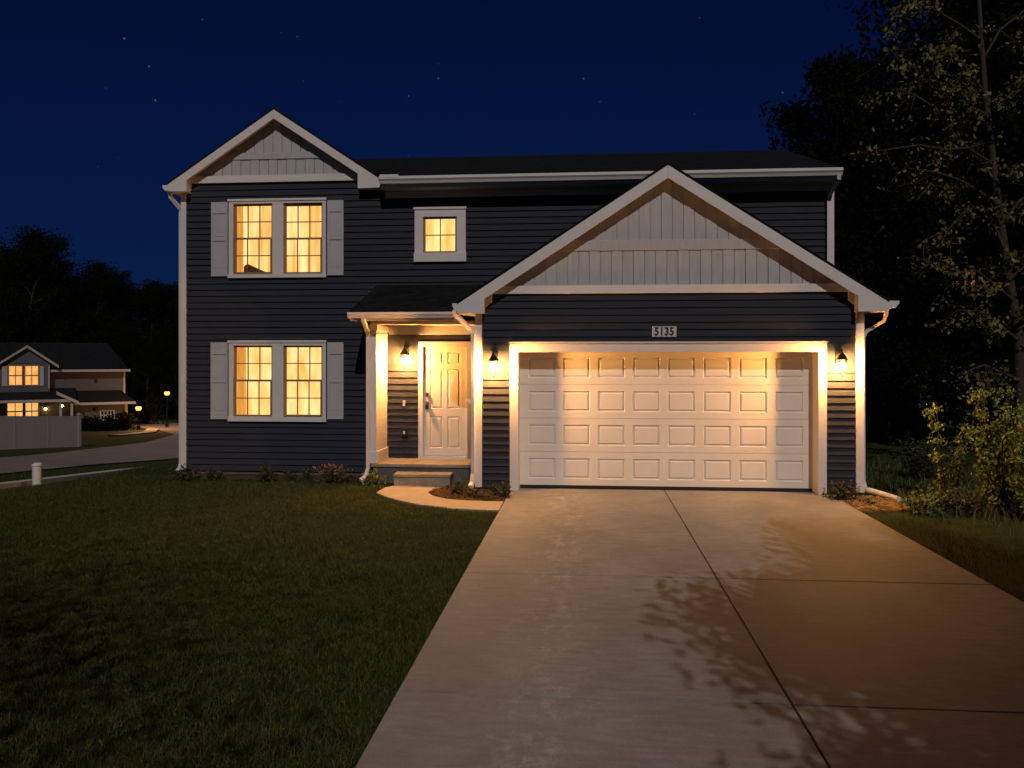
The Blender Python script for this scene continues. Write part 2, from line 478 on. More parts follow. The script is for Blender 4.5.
# ------------------------------------------------------------------ grass blades
rng = np.random.default_rng(11)
def vnoise(x, y, s, seed):
    r = np.random.default_rng(seed); T = r.random((64, 64))
    u, v = x/s, y/s
    i, j = np.floor(u).astype(int), np.floor(v).astype(int); f, g = u-i, v-j
    f = f*f*(3-2*f); g = g*g*(3-2*g)
    t = lambda a, b: T[a % 64, b % 64]
    return (t(i, j)*(1-f)+t(i+1, j)*f)*(1-g)+(t(i, j+1)*(1-f)+t(i+1, j+1)*f)*g
def blades(name, x, y, hgt, wid, m, lean=.45):
    n = len(x); z = TZ(x, y)
    az = rng.random(n)*2*np.pi; la = rng.random(n)*2*np.pi; le = hgt*lean*(.3+rng.random(n))
    wx, wy = np.cos(az)*wid/2, np.sin(az)*wid/2
    lx, ly = np.cos(la)*le, np.sin(la)*le
    V = np.zeros((n, 5, 3))
    V[:, 0] = np.stack([x-wx, y-wy, z], 1); V[:, 1] = np.stack([x+wx, y+wy, z], 1)
    mx, my, mz = x+lx*.3, y+ly*.3, z+hgt*.6
    V[:, 2] = np.stack([mx+wx*.8, my+wy*.8, mz], 1); V[:, 3] = np.stack([mx-wx*.8, my-wy*.8, mz], 1)
    V[:, 4] = np.stack([x+lx, y+ly, z+hgt*(1-.25*rng.random(n))], 1)
    b = np.arange(n)*5
    lo = np.stack([b, b+1, b+2, b+3, b+3, b+2, b+4], 1).ravel()
    sz = np.tile([4, 3], n)
    return npmesh(name, V.reshape(-1, 3), sz, lo, m)
def scatter(n, x0, x1, y0, y1, dens_pow=0):
    return rng.uniform(x0, x1, n), rng.uniform(y0, y1, n)
def lawn_keep(x, y):
    k = ~((x > DX0-.015) & (x < DX1+.015))
    k &= ~inpoly(x, y, WALK) & ~inpoly(x, y, bed)
    k &= ~((y > 1.02) & (x > -7.85) & (x < -3.6)) & ~((y > .34) & (x > -3.9) & (x < 4.5))
    k &= ~((x > -3.9) & (x < -2.2) & (y > .3))
    k &= ~inpoly(x, y, strawp)
    k &= ~((x < -10.95) & (x > -11.95))
    return k
xs, ysl = [], []
# density falls with distance from the viewer
for (n, x0, x1, y0, y1) in ((170000, -6.4, -1.2, -10.2, -6.0), (170000, -9.5, -1.2, -6.5, -2.0), (110000, -10.9, -1.2, -2.2, 1.1), (26000, -14.2, -7.7, 0, 12),
                            (26000, 3.88, 8, -7, 1.2), (20000, 4.5, 13, 1, 7)):
    x, y = scatter(n, x0, x1, y0, y1); xs.append(x); ysl.append(y)
x = np.concatenate(xs); y = np.concatenate(ysl)
k = lawn_keep(x, y); x, y = x[k], y[k]
nz = vnoise(x, y, .55, 3)*.6+vnoise(x, y, .17, 4)*.4
keep = rng.random(len(x)) < (.35+.9*nz); x, y, nz = x[keep], y[keep], nz[keep]
hg = (.018+.055*nz)*(.6+.7*rng.random(len(x)))
tx, ty = scatter(60000, -6.5, -1.25, -10.3, -5.0)
tn = vnoise(tx, ty, .38, 9)*vnoise(tx, ty, 1.4, 10); kk = (rng.random(len(tx)) < np.clip((tn-.28)*2.2, 0, 1)) & lawn_keep(tx, ty)
x = np.concatenate([x, tx[kk]]); y = np.concatenate([y, ty[kk]]); hg = np.concatenate([hg, .045+.05*rng.random(kk.sum())])
g = blades("grass", x, y, hg, .0042+.003*rng.random(len(x)), M['grass'], .75)
struct(g, 'stuff')
# taller weeds along the right-hand edge
x = np.concatenate([rng.normal(5.6, .5, 1500), rng.normal(6.6, .7, 2200), rng.uniform(4.6, 10, 3000)])
y = np.concatenate([rng.normal(-.5, .4, 1500), rng.normal(-1.2, .8, 2200), rng.uniform(.8, 4.5, 3000)])
k = lawn_keep(x, y) & (x > 4.5) & ~((x < 4.7) & (y > 0)); x, y = x[k], y[k]
struct(blades("weeds", x, y, .08+.2*rng.random(len(x))**2, .009+.006*rng.random(len(x)), M['weed'], .8), 'stuff')
def chips(name, poly, n, m, size, z):
    xs = [p[0] for p in poly]; yy = [p[1] for p in poly]
    x = rng.uniform(min(xs), max(xs), n); y = rng.uniform(min(yy), max(yy), n)
    k = inpoly(x, y, poly); x, y = x[k], y[k]; n = len(x)
    V = np.zeros((n, 4, 3)); az = rng.random(n)*6.28
    l = size*(.5+rng.random(n)); w = l*.3
    c, s = np.cos(az), np.sin(az); zz = z+rng.random(n)*.02
    for q, (a, b) in enumerate(((-1, -1), (1, -1), (1, 1), (-1, 1))):
        V[:, q] = np.stack([x+a*l*c-b*w*s, y+a*l*s+b*w*c, zz+a*l*(rng.random(n)-.5)*.6+.01], 1)
    b = np.arange(n)*4
    return struct(npmesh(name, V.reshape(-1, 3), np.full(n, 4), np.stack([b, b+1, b+2, b+3], 1).ravel(), m), 'stuff')
M['chip'] = leafmat("bark_chips", (.05, .028, .014), (.19, .115, .06), .9)
M['strawchip'] = leafmat("straw_bits", (.17, .10, .035), (.42, .28, .12), .9)
chips("mulch", bed, 3000, M['chip'], .022, -.040)
chips("straw", strawp, 3000, M['strawchip'], .03, -.048)

# ------------------------------------------------------------------ the house
HORG = (-1.6, 1.6, 0)
house = thing("house", "navy two-storey house with white trim, lit windows and a two-car garage", "house", HORG)
HP = Part(house, HORG)
WY = 1.6                       # plane of the main front wall
XL, XR = PX(183, WY), PX(862, 0)          # outer corners
GX0 = PX(477, 0)                          # garage left corner
LAP, PROJ = .118, .025
def siding(x0, x1, z0, z1, opens=(), mp=None, holes=None):
    """lapped boards on the local plane (s, d outward, z); mp maps to world"""
    mb = MB(); z = z0
    while z < z1-1e-4:
        zt = min(z+LAP, z1)
        cuts = sorted({z, zt, *[c for o in opens for c in (o[2], o[3]) if z < c < zt]})
        for za, zb in zip(cuts[:-1], cuts[1:]):
            segs = [(x0, x1)]
            for o in opens:
                if o[2] <= za+1e-5 and o[3] >= zb-1e-5:
                    ns = []
                    for p, q in segs:
                        if o[1] <= p or o[0] >= q: ns.append((p, q)); continue
                        if o[0] > p: ns.append((p, o[0]))
                        if o[1] < q: ns.append((o[1], q))
                    segs = ns
            da, db = PROJ*(1-(za-z)/LAP), PROJ*(1-(zb-z)/LAP)
            for p, q in segs:
                mb.face([mp(p, da, za), mp(q, da, za), mp(q, db, zb), mp(p, db, zb)])
                if za == z: mb.face([mp(p, 0, za), mp(q, 0, za), mp(q, da, za), mp(p, da, za)])
        z = zt
    return mb
front = lambda Y: (lambda s, d, z: (s, Y-d, z))

# openings (sashes of the windows)
def rect(px0, py0, px1, py1, Y):
    pm = (px0+px1)/2
    return (PX(px0, Y), PX(px1, Y), PZ(pm, py1, Y), PZ(pm, py0, Y))
W_UP = rect(229.5, 199.5, 326.5, 278, WY); W_UPs = [rect(234, 204, 273, 274, WY), rect(284, 204, 323, 274, WY)]
W_LO = rect(229.5, 341, 326.5, 421.5, WY); W_LOs = [rect(234, 345.5, 273, 416.5, WY), rect(284, 345.5, 323, 416.5, WY)]
W_SM = rect(415, 208, 466, 262, WY); W_SMs = [rect(423.5, 217, 457, 253, WY)]
DOOR = (PX(418.5, WY), PX(471, WY), .29, PZ(445, 341.5, WY))
opens = W_UPs+W_LOs+W_SMs+[(DOOR[0]+.09, DOOR[1]-.09, .0, DOOR[3]-.09)]
ZF = 5.46                                # bottom of the upper frieze
SOF = 5.27
GL, GR, GA, GZ0, GZ1 = -7.82, -3.72, -5.765, 5.44, 6.80   # left gable: eave ends, apex x, eave and apex height
m1 = siding(XL+.06, -3.9, .02, ZF+.05, opens, front(WY))
m2 = siding(-3.9, XR-.06, .02, SOF, opens, front(WY))
m1.f += [tuple(i+len(m1.v) for i in f) for f in m2.f]; m1.v += m2.v
HP.add(m1, "wall", M['siding'])
DEP = 9.4
HP.add(siding(-DEP, -WY, .02, 5.3, (), lambda s, d, z: (XL-d, -s, z)), "wall", M['siding'])
for a_, b_, z_ in ((WY, DEP, 5.3), (0, WY, 2.95)): HP.add(siding(a_, b_, .02, z_, (), lambda s, d, z: (XR+d, s, z)), "wall", M['siding'])
HP.add(siding(-XR, -XL, .02, 5.3, (), lambda s, d, z: (-s, DEP+d, z)), "wall", M['siding'])
# garage front wall
GO = (PX(510, 0), PX(826, 0), 0, PZ(668, 343, 0))     # outer trim of the garage opening
GI = (PX(518.5, 0), PX(817.5, 0), 0, PZ(668, 352, 0))
GF0, GF1 = PZ(668, 293, 0), PZ(668, 285, 0)
HP.add(siding(GX0+.06, XR-.06, .02, GF0+.02, [(GI[0], GI[1], 0, GI[3])], front(0)), "wall", M['siding'])
HP.add(siding(-WY, 0, .02, 2.95, (), lambda s, d, z: (GX0-d, -s, z)), "wall", M['siding'])
# foundation
fb = MB()
fb.box(XL+.04, -3.8, WY+.012, WY+.2, -.15, .022); fb.box(XL+.04, XL+.24, WY+.2, DEP-.02, -.15, .022); fb.box(XL+.04, XR-.04, DEP-.2, DEP-.015, -.15, .022)
fb.box(XR-.24, XR-.03, .2, DEP-.2, -.15, .022)
fb.box(GX0+.03, GI[0]-.01, .012, .2, -.15, .022); fb.box(GI[1]+.01, XR-.03, .012, .2, -.15, .022); fb.box(GX0+.03, GX0+.2, .2, WY, -.15, .022)
for i in range(0, len(fb.v), 8):
    q = MB(); q.v = fb.v[i:i+8]; q.f = [tuple(k-i for k in f) for f in fb.f if i <= f[0] < i+8]
    HP.add(q, "foundation", M['found'])
# corner boards
def corner(x0, x1, y, z0, z1, w=.03):
    return MB().box(x0, x1, y-w, y+.10, z0-(.04 if z0 < 1 else 0), z1)
HP.add(corner(XL-.03, XL+.075, WY, .06, 5.32), "corner_board", M['white'], bevel=.006)
HP.add(corner(XR-.10, XR+.03, 0, .06, 2.92), "corner_board", M['white'], bevel=.006)
HP.add(corner(GX0-.03, GX0+.085, 0, .06, 2.90), "corner_board", M['white'], bevel=.006)
HP.add(corner(XR-.10, XR+.03, WY, 3.1, 5.24), "corner_board", M['white'], bevel=.006)

# --- garage gable
AX, AZ, EX, EZ = 1.315, 5.25, 3.405, 3.04
SL = (AZ-EZ)/EX
OV = .22
def roofz(X): return AZ-SL*abs(X-AX)
# gable boards (two courses) on the wall plane
def gable_boards(ax, top, sl, z0, z1, Y, step=.178, th=.016, half=9, off=0):
    mb = MB(); k = -40; rr = random.Random(3)
    for k in range(-40, 40):
        xa = ax+(k+off)*step+.006; xb = ax+(k+1+off)*step-.006
        d = th+.007*(k % 2)
        za = top-sl*abs(xa-ax); zb = top-sl*abs(xb-ax)
        if min(za, zb) <= z0+.01: 
            if max(za, zb) <= z0+.01: continue
        poly = [(xa, z0), (xb, z0), (xb, max(z0+.001, min(z1, zb))), (xa, max(z0+.001, min(z1, za)))]
        if xa < ax < xb and top < z1: poly = [(xa, z0), (xb, z0), (xb, zb), (ax, top), (xa, za)]
        mb.prism(poly, Y-d, Y+.01, 'y')
    return mb
TOPG = AZ-.14
gp = MB().prism([(GX0, 2.9), (XR, 2.9), (XR, roofz(XR)-.12), (AX, TOPG), (GX0, roofz(GX0)-.12)], .004, .05, 'y')
gpo = HP.add(gp, "gable", M['gable'])
B0, B1 = PZ(668, 250, 0), PZ(668, 240, 0)
HP.add(gable_boards(AX, TOPG, SL, GF1, B0, 0), "gable_boards", M['gable'], gpo, bevel=.003)
HP.add(gable_boards(AX, TOPG, SL, B1, 9, 0, off=.5), "gable_boards", M['gable'], gpo, bevel=.003)
bw = (TOPG-B1)/SL
HP.add(MB().prism([(AX-bw-.22, B0), (AX+bw+.22, B0), (AX+bw, B1), (AX-bw, B1)], -.04, -.002, 'y'), "band_board", M['gable'], gpo, bevel=.004)
fw = (TOPG-GF1)/SL
fr = MB().prism([(AX-fw-.16, GF0), (AX+fw+.16, GF0), (AX+fw, GF1), (AX-fw, GF1)], -.055, -.002, 'y')
HP.add(fr, "frieze_board", M['white'], gpo, bevel=.004)
for s in (-1, 1):        # sloping frieze below the soffit at each end
    xo = AX+s*(EX-.36); xi = AX+s*(fw+.10)
    z_o = roofz(xo)-.165; z_i = roofz(xi)-.165
    q = [(xo, z_o-.20), (xi, z_i-.17), (xi, z_i), (xo, z_o)]
    HP.add(MB().prism(q, -.05, -.003, 'y'), "frieze_board", M['white'], gpo, bevel=.004)

def rake_roof(ax, az, ex_l, ex_r, sl, y0, y1, th=.05):
    """gable roof slab, ridge along Y"""
    mb = MB(); zl = az-sl*(ax-ex_l); zr = az-sl*(ex_r-ax)
    mb.prism([(ex_l, zl), (ax, az), (ax, az-th), (ex_l, zl-th)], y0, y1, 'y')
    mb.prism([(ex_r, zr), (ax, az), (ax, az-th), (ex_r, zr-th)], y0, y1, 'y')
    return mb
# garage roof
rf = HP.add(rake_roof(AX, AZ+.02, AX-EX, AX+EX, SL, -OV-.012, 3.2), "roof", M['shingle'])
def rake_boards(ax, az, xl, xr, sl, y, xi_l, xi_r, zb, drop=.235, th=.028):
    out = []
    for s, xe, xi in ((-1, xl, xi_l), (1, xr, xi_r)):
        zt = az-sl*abs(xe-ax); zi = az-sl*abs(xi-ax)
        poly = [(ax, az-.032), (xe, zt-.032), (xe-s*.012, zb+.01), (xi, zb), (xi, zi-drop), (ax, az-drop)]
        out.append(MB().prism(poly, y-th, y, 'y'))
    return out
ZB = 2.872
for mb in rake_boards(AX, AZ, AX-EX, AX+EX, SL, -OV, PX(484, -OV), PX(858, -OV), ZB):
    HP.add(mb, "rake_board", M['white'], bevel=.005)
# soffits (sloped under the rake, boxed at the eaves)
for s in (-1, 1):
    xi = PX(484, -OV) if s < 0 else PX(858, -OV); xe = AX+s*EX
    mb = MB()
    za = AZ-.16; zi = roofz(xi)-.16
    mb.prism([(AX, za), (xi, zi), (xi, zi-.02), (AX, za-.02)], -OV+.002, -.056, 'y')
    mb.box(min(xi, xe-s*.02), max(xi, xe-s*.02), -OV+.002, 1.55, ZB+.004, ZB+.024)
    mb.box(min(xi, xi+s*.02), max(xi, xi+s*.02), -OV+.002, -.056, ZB+.026, zi-.021)
    HP.add(mb, "soffit", M['white'])
def gutter_prof(w=.125, h=.115): return [(0, 0), (w*.62, 0), (w*.78, h*.35), (w, h*.62), (w, h), (w-.015, h), (w-.015, h*.68), (w*.72, h*.42), (w*.56, .014), (.014, .014), (.014, h), (0, h)]
# garage eave gutters run front to back
for s in (-1, 1):
    xe = AX+s*(EX-.012)
    gw_ = .15 if s > 0 else .07
    pr = [(xe+s*a, 2.925+b) for a, b in gutter_prof(gw_, .115)]
    mb = MB().prism(pr, -OV-.02, 1.2, 'y')
    mb.prism([(xe, 2.925), (xe+s*.62*gw_, 2.925), (xe+s*.78*gw_, 2.965), (xe+s*gw_, 2.996), (xe+s*gw_, 3.04), (xe, 3.04)], -OV-.026, -OV-.0205, 'y')
    HP.add(mb, "gutter", M['white'])

# --- left gable of the main house
SL2 = (GZ1-GZ0)/(GA-GL)
GRX = GA+(GZ1-GZ0)/SL2
def roof2(X): return GZ1-SL2*abs(X-GA)
Y2 = WY-.20
HP.add(rake_roof(GA, GZ1+.02, GL, GRX, SL2, Y2-.012, DEP+.3), "roof", M['shingle'])
for mb in rake_boards(GA, GZ1, GL, GRX, SL2, Y2, PX(187, Y2), PX(358, Y2), 5.272, drop=.20):
    HP.add(mb, "rake_board", M['white'], bevel=.005)
T2 = GZ1-.125
g2 = HP.add(MB().prism([(XL, 5.3), (-4.0, 5.3), (-4.0, roof2(-4.0)-.1), (GA, T2), (XL, roof2(XL)-.1)], WY+.004, WY+.05, 'y'), "gable", M['gable'])
F2a, F2b = ZF, PZ(273, 175.5, WY); b2a, b2b = PZ(273, 159.5, WY), PZ(273, 153, WY)
HP.add(gable_boards(GA, T2, SL2, F2b, b2a, WY, .178), "gable_boards", M['gable'], g2, bevel=.003)
HP.add(gable_boards(GA, T2, SL2, b2b, 9, WY, .178, off=.5), "gable_boards", M['gable'], g2, bevel=.003)
bw = (T2-b2b)/SL2
HP.add(MB().prism([(GA-bw-.14, b2a), (GA+bw+.14, b2a), (GA+bw, b2b), (GA-bw, b2b)], WY-.04, WY-.002, 'y'), "band_board", M['gable'], g2, bevel=.004)
fw2 = (T2-F2b)/SL2
HP.add(MB().prism([(GA-fw2-.1, F2a), (GA+fw2+.1, F2a), (GA+fw2, F2b), (GA-fw2, F2b)], WY-.055, WY-.002, 'y'), "frieze_board", M['white'], g2, bevel=.004)
xo = PX(187, Y2); xi = GA-fw2-.06
HP.add(MB().prism([(xo, roof2(xo)-.36), (xi, roof2(xi)-.30), (xi, roof2(xi)-.14), (xo, roof2(xo)-.14)], WY-.05, WY-.003, 'y'), "frieze_board", M['white'], g2, bevel=.004)
for s, xi, xe in ((-1, PX(187, Y2), GL), (1, PX(358, Y2), GRX)):
    mb = MB()
    mb.prism([(GA, GZ1-.13), (xi, roof2(xi)-.13), (xi, roof2(xi)-.15), (GA, GZ1-.15)], Y2+.002, WY-.058, 'y')
    mb.box(min(xi, xe-s*.02), max(xi, xe-s*.02), Y2+.002, (DEP if s < 0 else WY-.02), 5.276, 5.296)
    mb.box(min(xi, xi+s*.02), max(xi, xi+s*.02), Y2+.002, WY-.058, 5.298, roof2(xi)-.152)
    HP.add(mb, "soffit", M['white'])
# left eave gutter, seen end on
pr = [(GL+.012-a, 5.30+b) for a, b in gutter_prof(.11, .10)]
mb = MB().prism(pr, Y2-.02, DEP, 'y')
mb.prism([(GL+.012, 5.30), (GL-.056, 5.30), (GL-.098, 5.36), (GL-.098, 5.40), (GL+.012, 5.40)], Y2-.026, Y2-.0205, 'y')
HP.add(mb, "gutter", M['white'])

# --- main roof behind
RY, RZ, EY = 5.4, 6.80, 1.17
XR2 = XR+.06
mr = MB()
yk = WY+.4; zk = 5.43+(RZ-5.43)*(yk-EY)/(RY-EY)
mr.prism([(EY, 5.43), (RY, RZ), (RY, RZ-.06), (EY, 5.37)], GRX-.02, XR2, 'x')
mr.prism([(yk, zk), (RY, RZ), (RY, RZ-.06), (yk, zk-.06)], GA, GRX-.02, 'x')
mr.prism([(DEP+.4, 5.43), (RY, RZ), (RY, RZ-.06), (DEP+.4, 5.37)], GA, XR2, 'x')
HP.add(mr, "roof", M['shingle'])
HP.add(MB().prism([(WY-.02, 5.2), (DEP, 5.2), (DEP, 5.42), (RY, RZ-.07), (WY-.02, 5.42)], XR-.04, XR-.004, 'x'), "gable", M['gable'])
X0G = GRX+.005
pr = [(1.215-a, 5.30+b) for a, b in gutter_prof(.125, .125)]
HP.add(MB().prism(pr, X0G, XR2-.02, 'x'), "gutter", M['white'])
HP.add(MB().box(X0G, XR2-.02, 1.217, 1.24, 5.235, 5.415), "fascia_board", M['white'])
HP.add(MB().box(X0G, XR2-.02, 1.242, WY-.005, 5.24, 5.26).box(X0G, XR2-.1, WY-.045, WY-.006, 5.12, 5.238), "soffit", M['white'])
# splash guard where the gable valley meets the gutter
HP.add(MB().box(X0G+.02, X0G+.36, 1.085, 1.092, 5.40, 5.455), "splash_guard", M['white'])

# downspouts: swept rectangular pipes
def spout(pts, w=.034, n=4): return MB().tube(pts, w*1.3, n)
# right upper corner
HP.add(spout([(XR-.02, 1.14, 5.31), (XR-.02, 1.15, 5.25), (XR-.085, WY-.10, 5.02), (XR-.085, WY-.07, 4.95), (XR-.085, WY-.07, 3.2)]), "downspout", M['white'])
# left side of the house, seen as a thin strip beside the corner board
HP.add(spout([(GL+.0, WY-.12, 5.30), (GL+.0, WY-.1, 5.2), (XL-.05, WY+.03, 4.98), (XL-.05, WY+.03, 4.9), (XL-.05, WY+.03, .14), (XL-.06, WY-.0, .05), (XL-.08, WY-.06, .0)]), "downspout", M['white'])
# garage left: diagonal from gutter end to corner
HP.add(spout([(AX-EX-.03, -.22, 2.93), (AX-EX-.02, -.20, 2.87), (GX0-.10, -.05, 2.62), (GX0-.055, -.05, 2.55), (GX0-.055, -.05, .25), (GX0-.07, -.1, .1), (GX0-.08, -.2, .05)]), "downspout", M['white'])
# garage right, with the white extension pipe on the ground
xr = AX+EX
d4 = HP.add(spout([(xr+.06, .1, 2.93), (xr+.06, .1, 2.84), (xr+.02, .1, 2.74), (XR+.10, .1, 2.58), (XR+.05, .1, 2.48), (XR+.05, .1, .2), (XR+.07, .06, .08)], .028), "downspout", M['white'])
e0 = (XR+.06, .05, .06); e1p = GP(899, 499.5)
HP.add(MB().tube([e0, (XR+.2, -.03, .03), (e1p[0], e1p[1], 0)], .045, 12), "downspout_extension", M['pvc'], d4, smooth=False)

# --- windows
def curtain_mesh(x0, x1, z0, z1, y, amp=.022, waves=9, seed=0):
    mb = MB(); n = 56; rr = random.Random(seed); ph = rr.random()*6
    cols = []
    for k in range(n+1):
        u = k/n; xx = x0+(x1-x0)*u
        yy = y+amp*math.sin(u*waves*6.28+ph)+amp*.5*math.sin(u*waves*2.3*6.28+ph*2)
        cols.append((xx, yy))
    for k in range(n):
        (xa, ya), (xb, yb) = cols[k], cols[k+1]
        mb.face([(xa, ya, z0), (xb, yb, z0), (xb, yb, z1), (xa, ya, z1)])
    return mb
def window(outer, sashes, Y, cols, rows, double=True, drapes=(), cm='curtain', seed=0):
    x0, x1, z0, z1 = outer
    mb = MB(); fy = Y-.045
    # casing: boards butt round the sashes, sill proud
    zs0 = min(s[2] for s in sashes); zs1 = max(s[3] for s in sashes)
    mb.box(x0, x1, fy, Y+.06, zs1, z1); mb.box(x0-.012, x1+.012, fy-.02, Y+.06, z0, zs0)
    edges = [x0]+[e for s in sashes for e in (s[0], s[1])]+[x1]
    for a, b in zip(edges[0::2], edges[1::2]): mb.box(a, b, fy, Y+.06, zs0, zs1)
    w = HP.add(mb, "window", M['white'], bevel=.005)
    cap = MB().box(x0-.015, x1+.015, fy-.018, fy-.001, z1-.03, z1+.012); HP.add(cap, "sill_cap", M['white'], w)
    for i, s in enumerate(sashes):
        a, b, c, d = s; zm = (c+d)/2+.01; ft = .033
        sm = MB()
        def leaf(a, b, c, d, y):
            sm.box(a, b, y, y+.035, c, c+ft); sm.box(a, b, y, y+.035, d-ft, d)
            sm.box(a, a+ft, y, y+.035, c+ft, d-ft); sm.box(b-ft, b, y, y+.035, c+ft, d-ft)
            gw = .009
            for k in range(1, cols):
                xx = a+ft+(b-a-2*ft)*k/cols; sm.box(xx-gw, xx+gw, y+.008, y+.026, c+ft, d-ft)
            for k in range(1, rows):
                zz = c+ft+(d-c-2*ft)*k/rows; sm.box(a+ft, b-ft, y+.006, y+.028, zz-gw, zz+gw)
        if double:
            leaf(a+.002, b-.002, zm-.016, d-.002, Y+.012); leaf(a+.012, b-.012, c+.002, zm+.014, Y-.025)
        else: leaf(a+.002, b-.002, c+.002, d-.002, Y)
        HP.add(sm, "sash", M['sash'], w)
        pn = MB()
        if double:
            pn.face([(a+.02, Y+.03, zm), (b-.02, Y+.03, zm), (b-.02, Y+.03, d-.02), (a+.02, Y+.03, d-.02)])
            pn.face([(a+.02, Y-.008, c+.02), (b-.02, Y-.008, c+.02), (b-.02, Y-.008, zm), (a+.02, Y-.008, zm)])
        else: pn.face([(a+.02, Y+.017, c+.02), (b-.02, Y+.017, c+.02), (b-.02, Y+.017, d-.02), (a+.02, Y+.017, d-.02)])
        HP.add(pn, "pane", M['glass'], w)
        HP.add(curtain_mesh(a-.12, b+.12, c-.12, d+.12, Y+.20, .02, 7, seed+i), "curtain", M[cm], w)
        jm = MB().box(a-.02, a-.001, Y+.062, Y+.16, c-.02, d+.02).box(b+.001, b+.02, Y+.062, Y+.16, c-.02, d+.02)
        jm.box(a-.001, b+.001, Y+.062, Y+.16, c-.02, c-.001).box(a-.001, b+.001, Y+.062, Y+.16, d+.001, d+.02)
        HP.add(jm, "jamb", M['roomwhite'], w)
        for (ii_, f0, f1) in drapes:
            if ii_ == i:
                HP.add(curtain_mesh(a+(b-a)*f0, a+(b-a)*f1, c-.1, d+.1, Y+.13, .012, 2, seed+5), "drape", M['drape'], w)
    return w
wu = window(W_UP, W_UPs, WY, 3, 2, True, [(0, -.05, .17), (1, .93, 1.05)], 'curtain2', 1)
wl = window(W_LO, W_LOs, WY, 3, 2, True, [(0, -.05, .23), (1, .90, 1.05)], 'curtain', 4)
ws = window(W_SM, W_SMs, WY, 2, 2, False, [], 'curtain', 8)
# brown wedge-shaped cushion on the sill inside the upper window
a, b, c, d = W_UPs[0]
cu = MB().prism([(a+.17, c+.02), (a+.62, c+.03), (a+.24, c+.20), (a+.17, c+.15)], WY+.035, WY+.10, 'y').build("cushion", M['cushion'], None, (0, 0, 0), bevel=.015)
tag(cu, "brown wedge-shaped cushion leaning on the sill inside the lit upper window", "cushion")
# shutters
def shutter(px0, py0, px1, py1):
    x0, x1, z0, z1 = rect(px0, py0, px1, py1, WY)
    mb = MB().box(x0, x1, WY-.030, WY-.017, z0, z1)
    st = .045
    zr = [z0, z0+.10, 0, 0, z1-.19, z1]
    hgt = z1-z0
    bars = [(z0, z0+.10*hgt), (z0+.475*hgt, z0+.525*hgt), (z1-.155*hgt, z1)]
    for p, q in bars: mb.box(x0, x1, WY-.045, WY-.0305, p, q)
    for p, q in ((bars[0][1], bars[1][0]), (bars[1][1], bars[2][0])):
        mb.box(x0, x0+st, WY-.043, WY-.0305, p+.001, q-.001); mb.box(x1-st, x1, WY-.043, WY-.0305, p+.001, q-.001)
        mb.box(x0+st+.012, x1-st-.012, WY-.036, WY-.0305, p+.014, q-.014)
    HP.add(mb, "shutter", M['grey_white'], bevel=.004)
for r_ in ((212, 202.5, 228.5, 276.5), (327.8, 200.5, 344, 275.5), (211.5, 342.5, 228.5, 419), (327.8, 342.5, 344, 419)): shutter(*r_)

# --- garage door
RD = .30                                   # recess
fm = MB()
fm.box(GO[0], GI[0], -.05, RD+.05, -.026, GO[3]-.003); fm.box(GI[1], GO[1], -.05, RD+.05, -.026, GO[3]-.003)
fm.box(GI[0], GI[1], -.05, RD+.05, GI[3], GO[3]-.003)
gfo = HP.add(fm, "garage_door_frame", M['white'], bevel=.006)
HP.add(MB().box(GO[0]-.015, GO[1]+.015, -.075, -.002, GO[3]-.002, GO[3]+.022), "drip_cap", M['white'], gfo)
gd = MB(); ncol, nrow = 8, 4
gz0, gz1 = .022, GI[3]+.02
gw = (GI[1]-GI[0]); pitch = gw/8.28; ph = (gz1-gz0)/nrow
gxl = GI[0]+.0
for r_ in range(nrow):
    za, zb = gz0+r_*ph+.003, gz0+(r_+1)*ph-.003
    cuts = []
    for c_ in range(ncol):
        xc = GI[0]+gw/2+(c_-3.5)*pitch
        cuts.append((xc-pitch*.39, xc+pitch*.39))
    p0, p1 = za+ph*.19, zb-ph*.19
    yF = RD
    # face with recessed raised panels
    gd.face([(GI[0], yF, za), (GI[1], yF, za), (GI[1], yF, p0), (GI[0], yF, p0)])
    gd.face([(GI[0], yF, p1), (GI[1], yF, p1), (GI[1], yF, zb), (GI[0], yF, zb)])
    xs_ = [GI[0]]+[e for c_ in cuts for e in c_]+[GI[1]]
    for a, b in zip(xs_[0::2], xs_[1::2]): gd.face([(a, yF, p0), (b, yF, p0), (b, yF, p1), (a, yF, p1)])
    for a, b in cuts:
        def ring(i0, y0, i1, y1):
            A = [(a+i0, y0, p0+i0), (b-i0, y0, p0+i0), (b-i0, y0, p1-i0), (a+i0, y0, p1-i0)]
            B = [(a+i1, y1, p0+i1), (b-i1, y1, p0+i1), (b-i1, y1, p1-i1), (a+i1, y1, p1-i1)]
            for k in range(4): gd.face([A[k], A[(k+1) % 4], B[(k+1) % 4], B[k]])
            return B
        ring(0, yF, .014, yF+.020); ring(.014, yF+.020, .026, yF+.020)
        B = ring(.026, yF+.020, .044, yF+.004); gd.face(B)
    # tongue between sections
    gd.face([(GI[0], yF, zb), (GI[1], yF, zb), (GI[1], yF+.012, zb+.003), (GI[0], yF+.012, zb+.003)])
    gd.face([(GI[0], yF+.012, zb+.003), (GI[1], yF+.012, zb+.003), (GI[1], yF, zb+.006), (GI[0], yF, zb+.006)])
gdo = HP.add(gd, "garage_door", M['garage'])
HP.add(MB().box(GI[0], GI[1], RD+.002, RD+.04, -.03, .024), "bottom_seal", M['black'], gdo)
HP.add(MB().box(GI[0]-.1, GI[1]+.1, RD+.06, RD+.08, -.03, gz1+.1), "door_backing", M['black'], gdo)

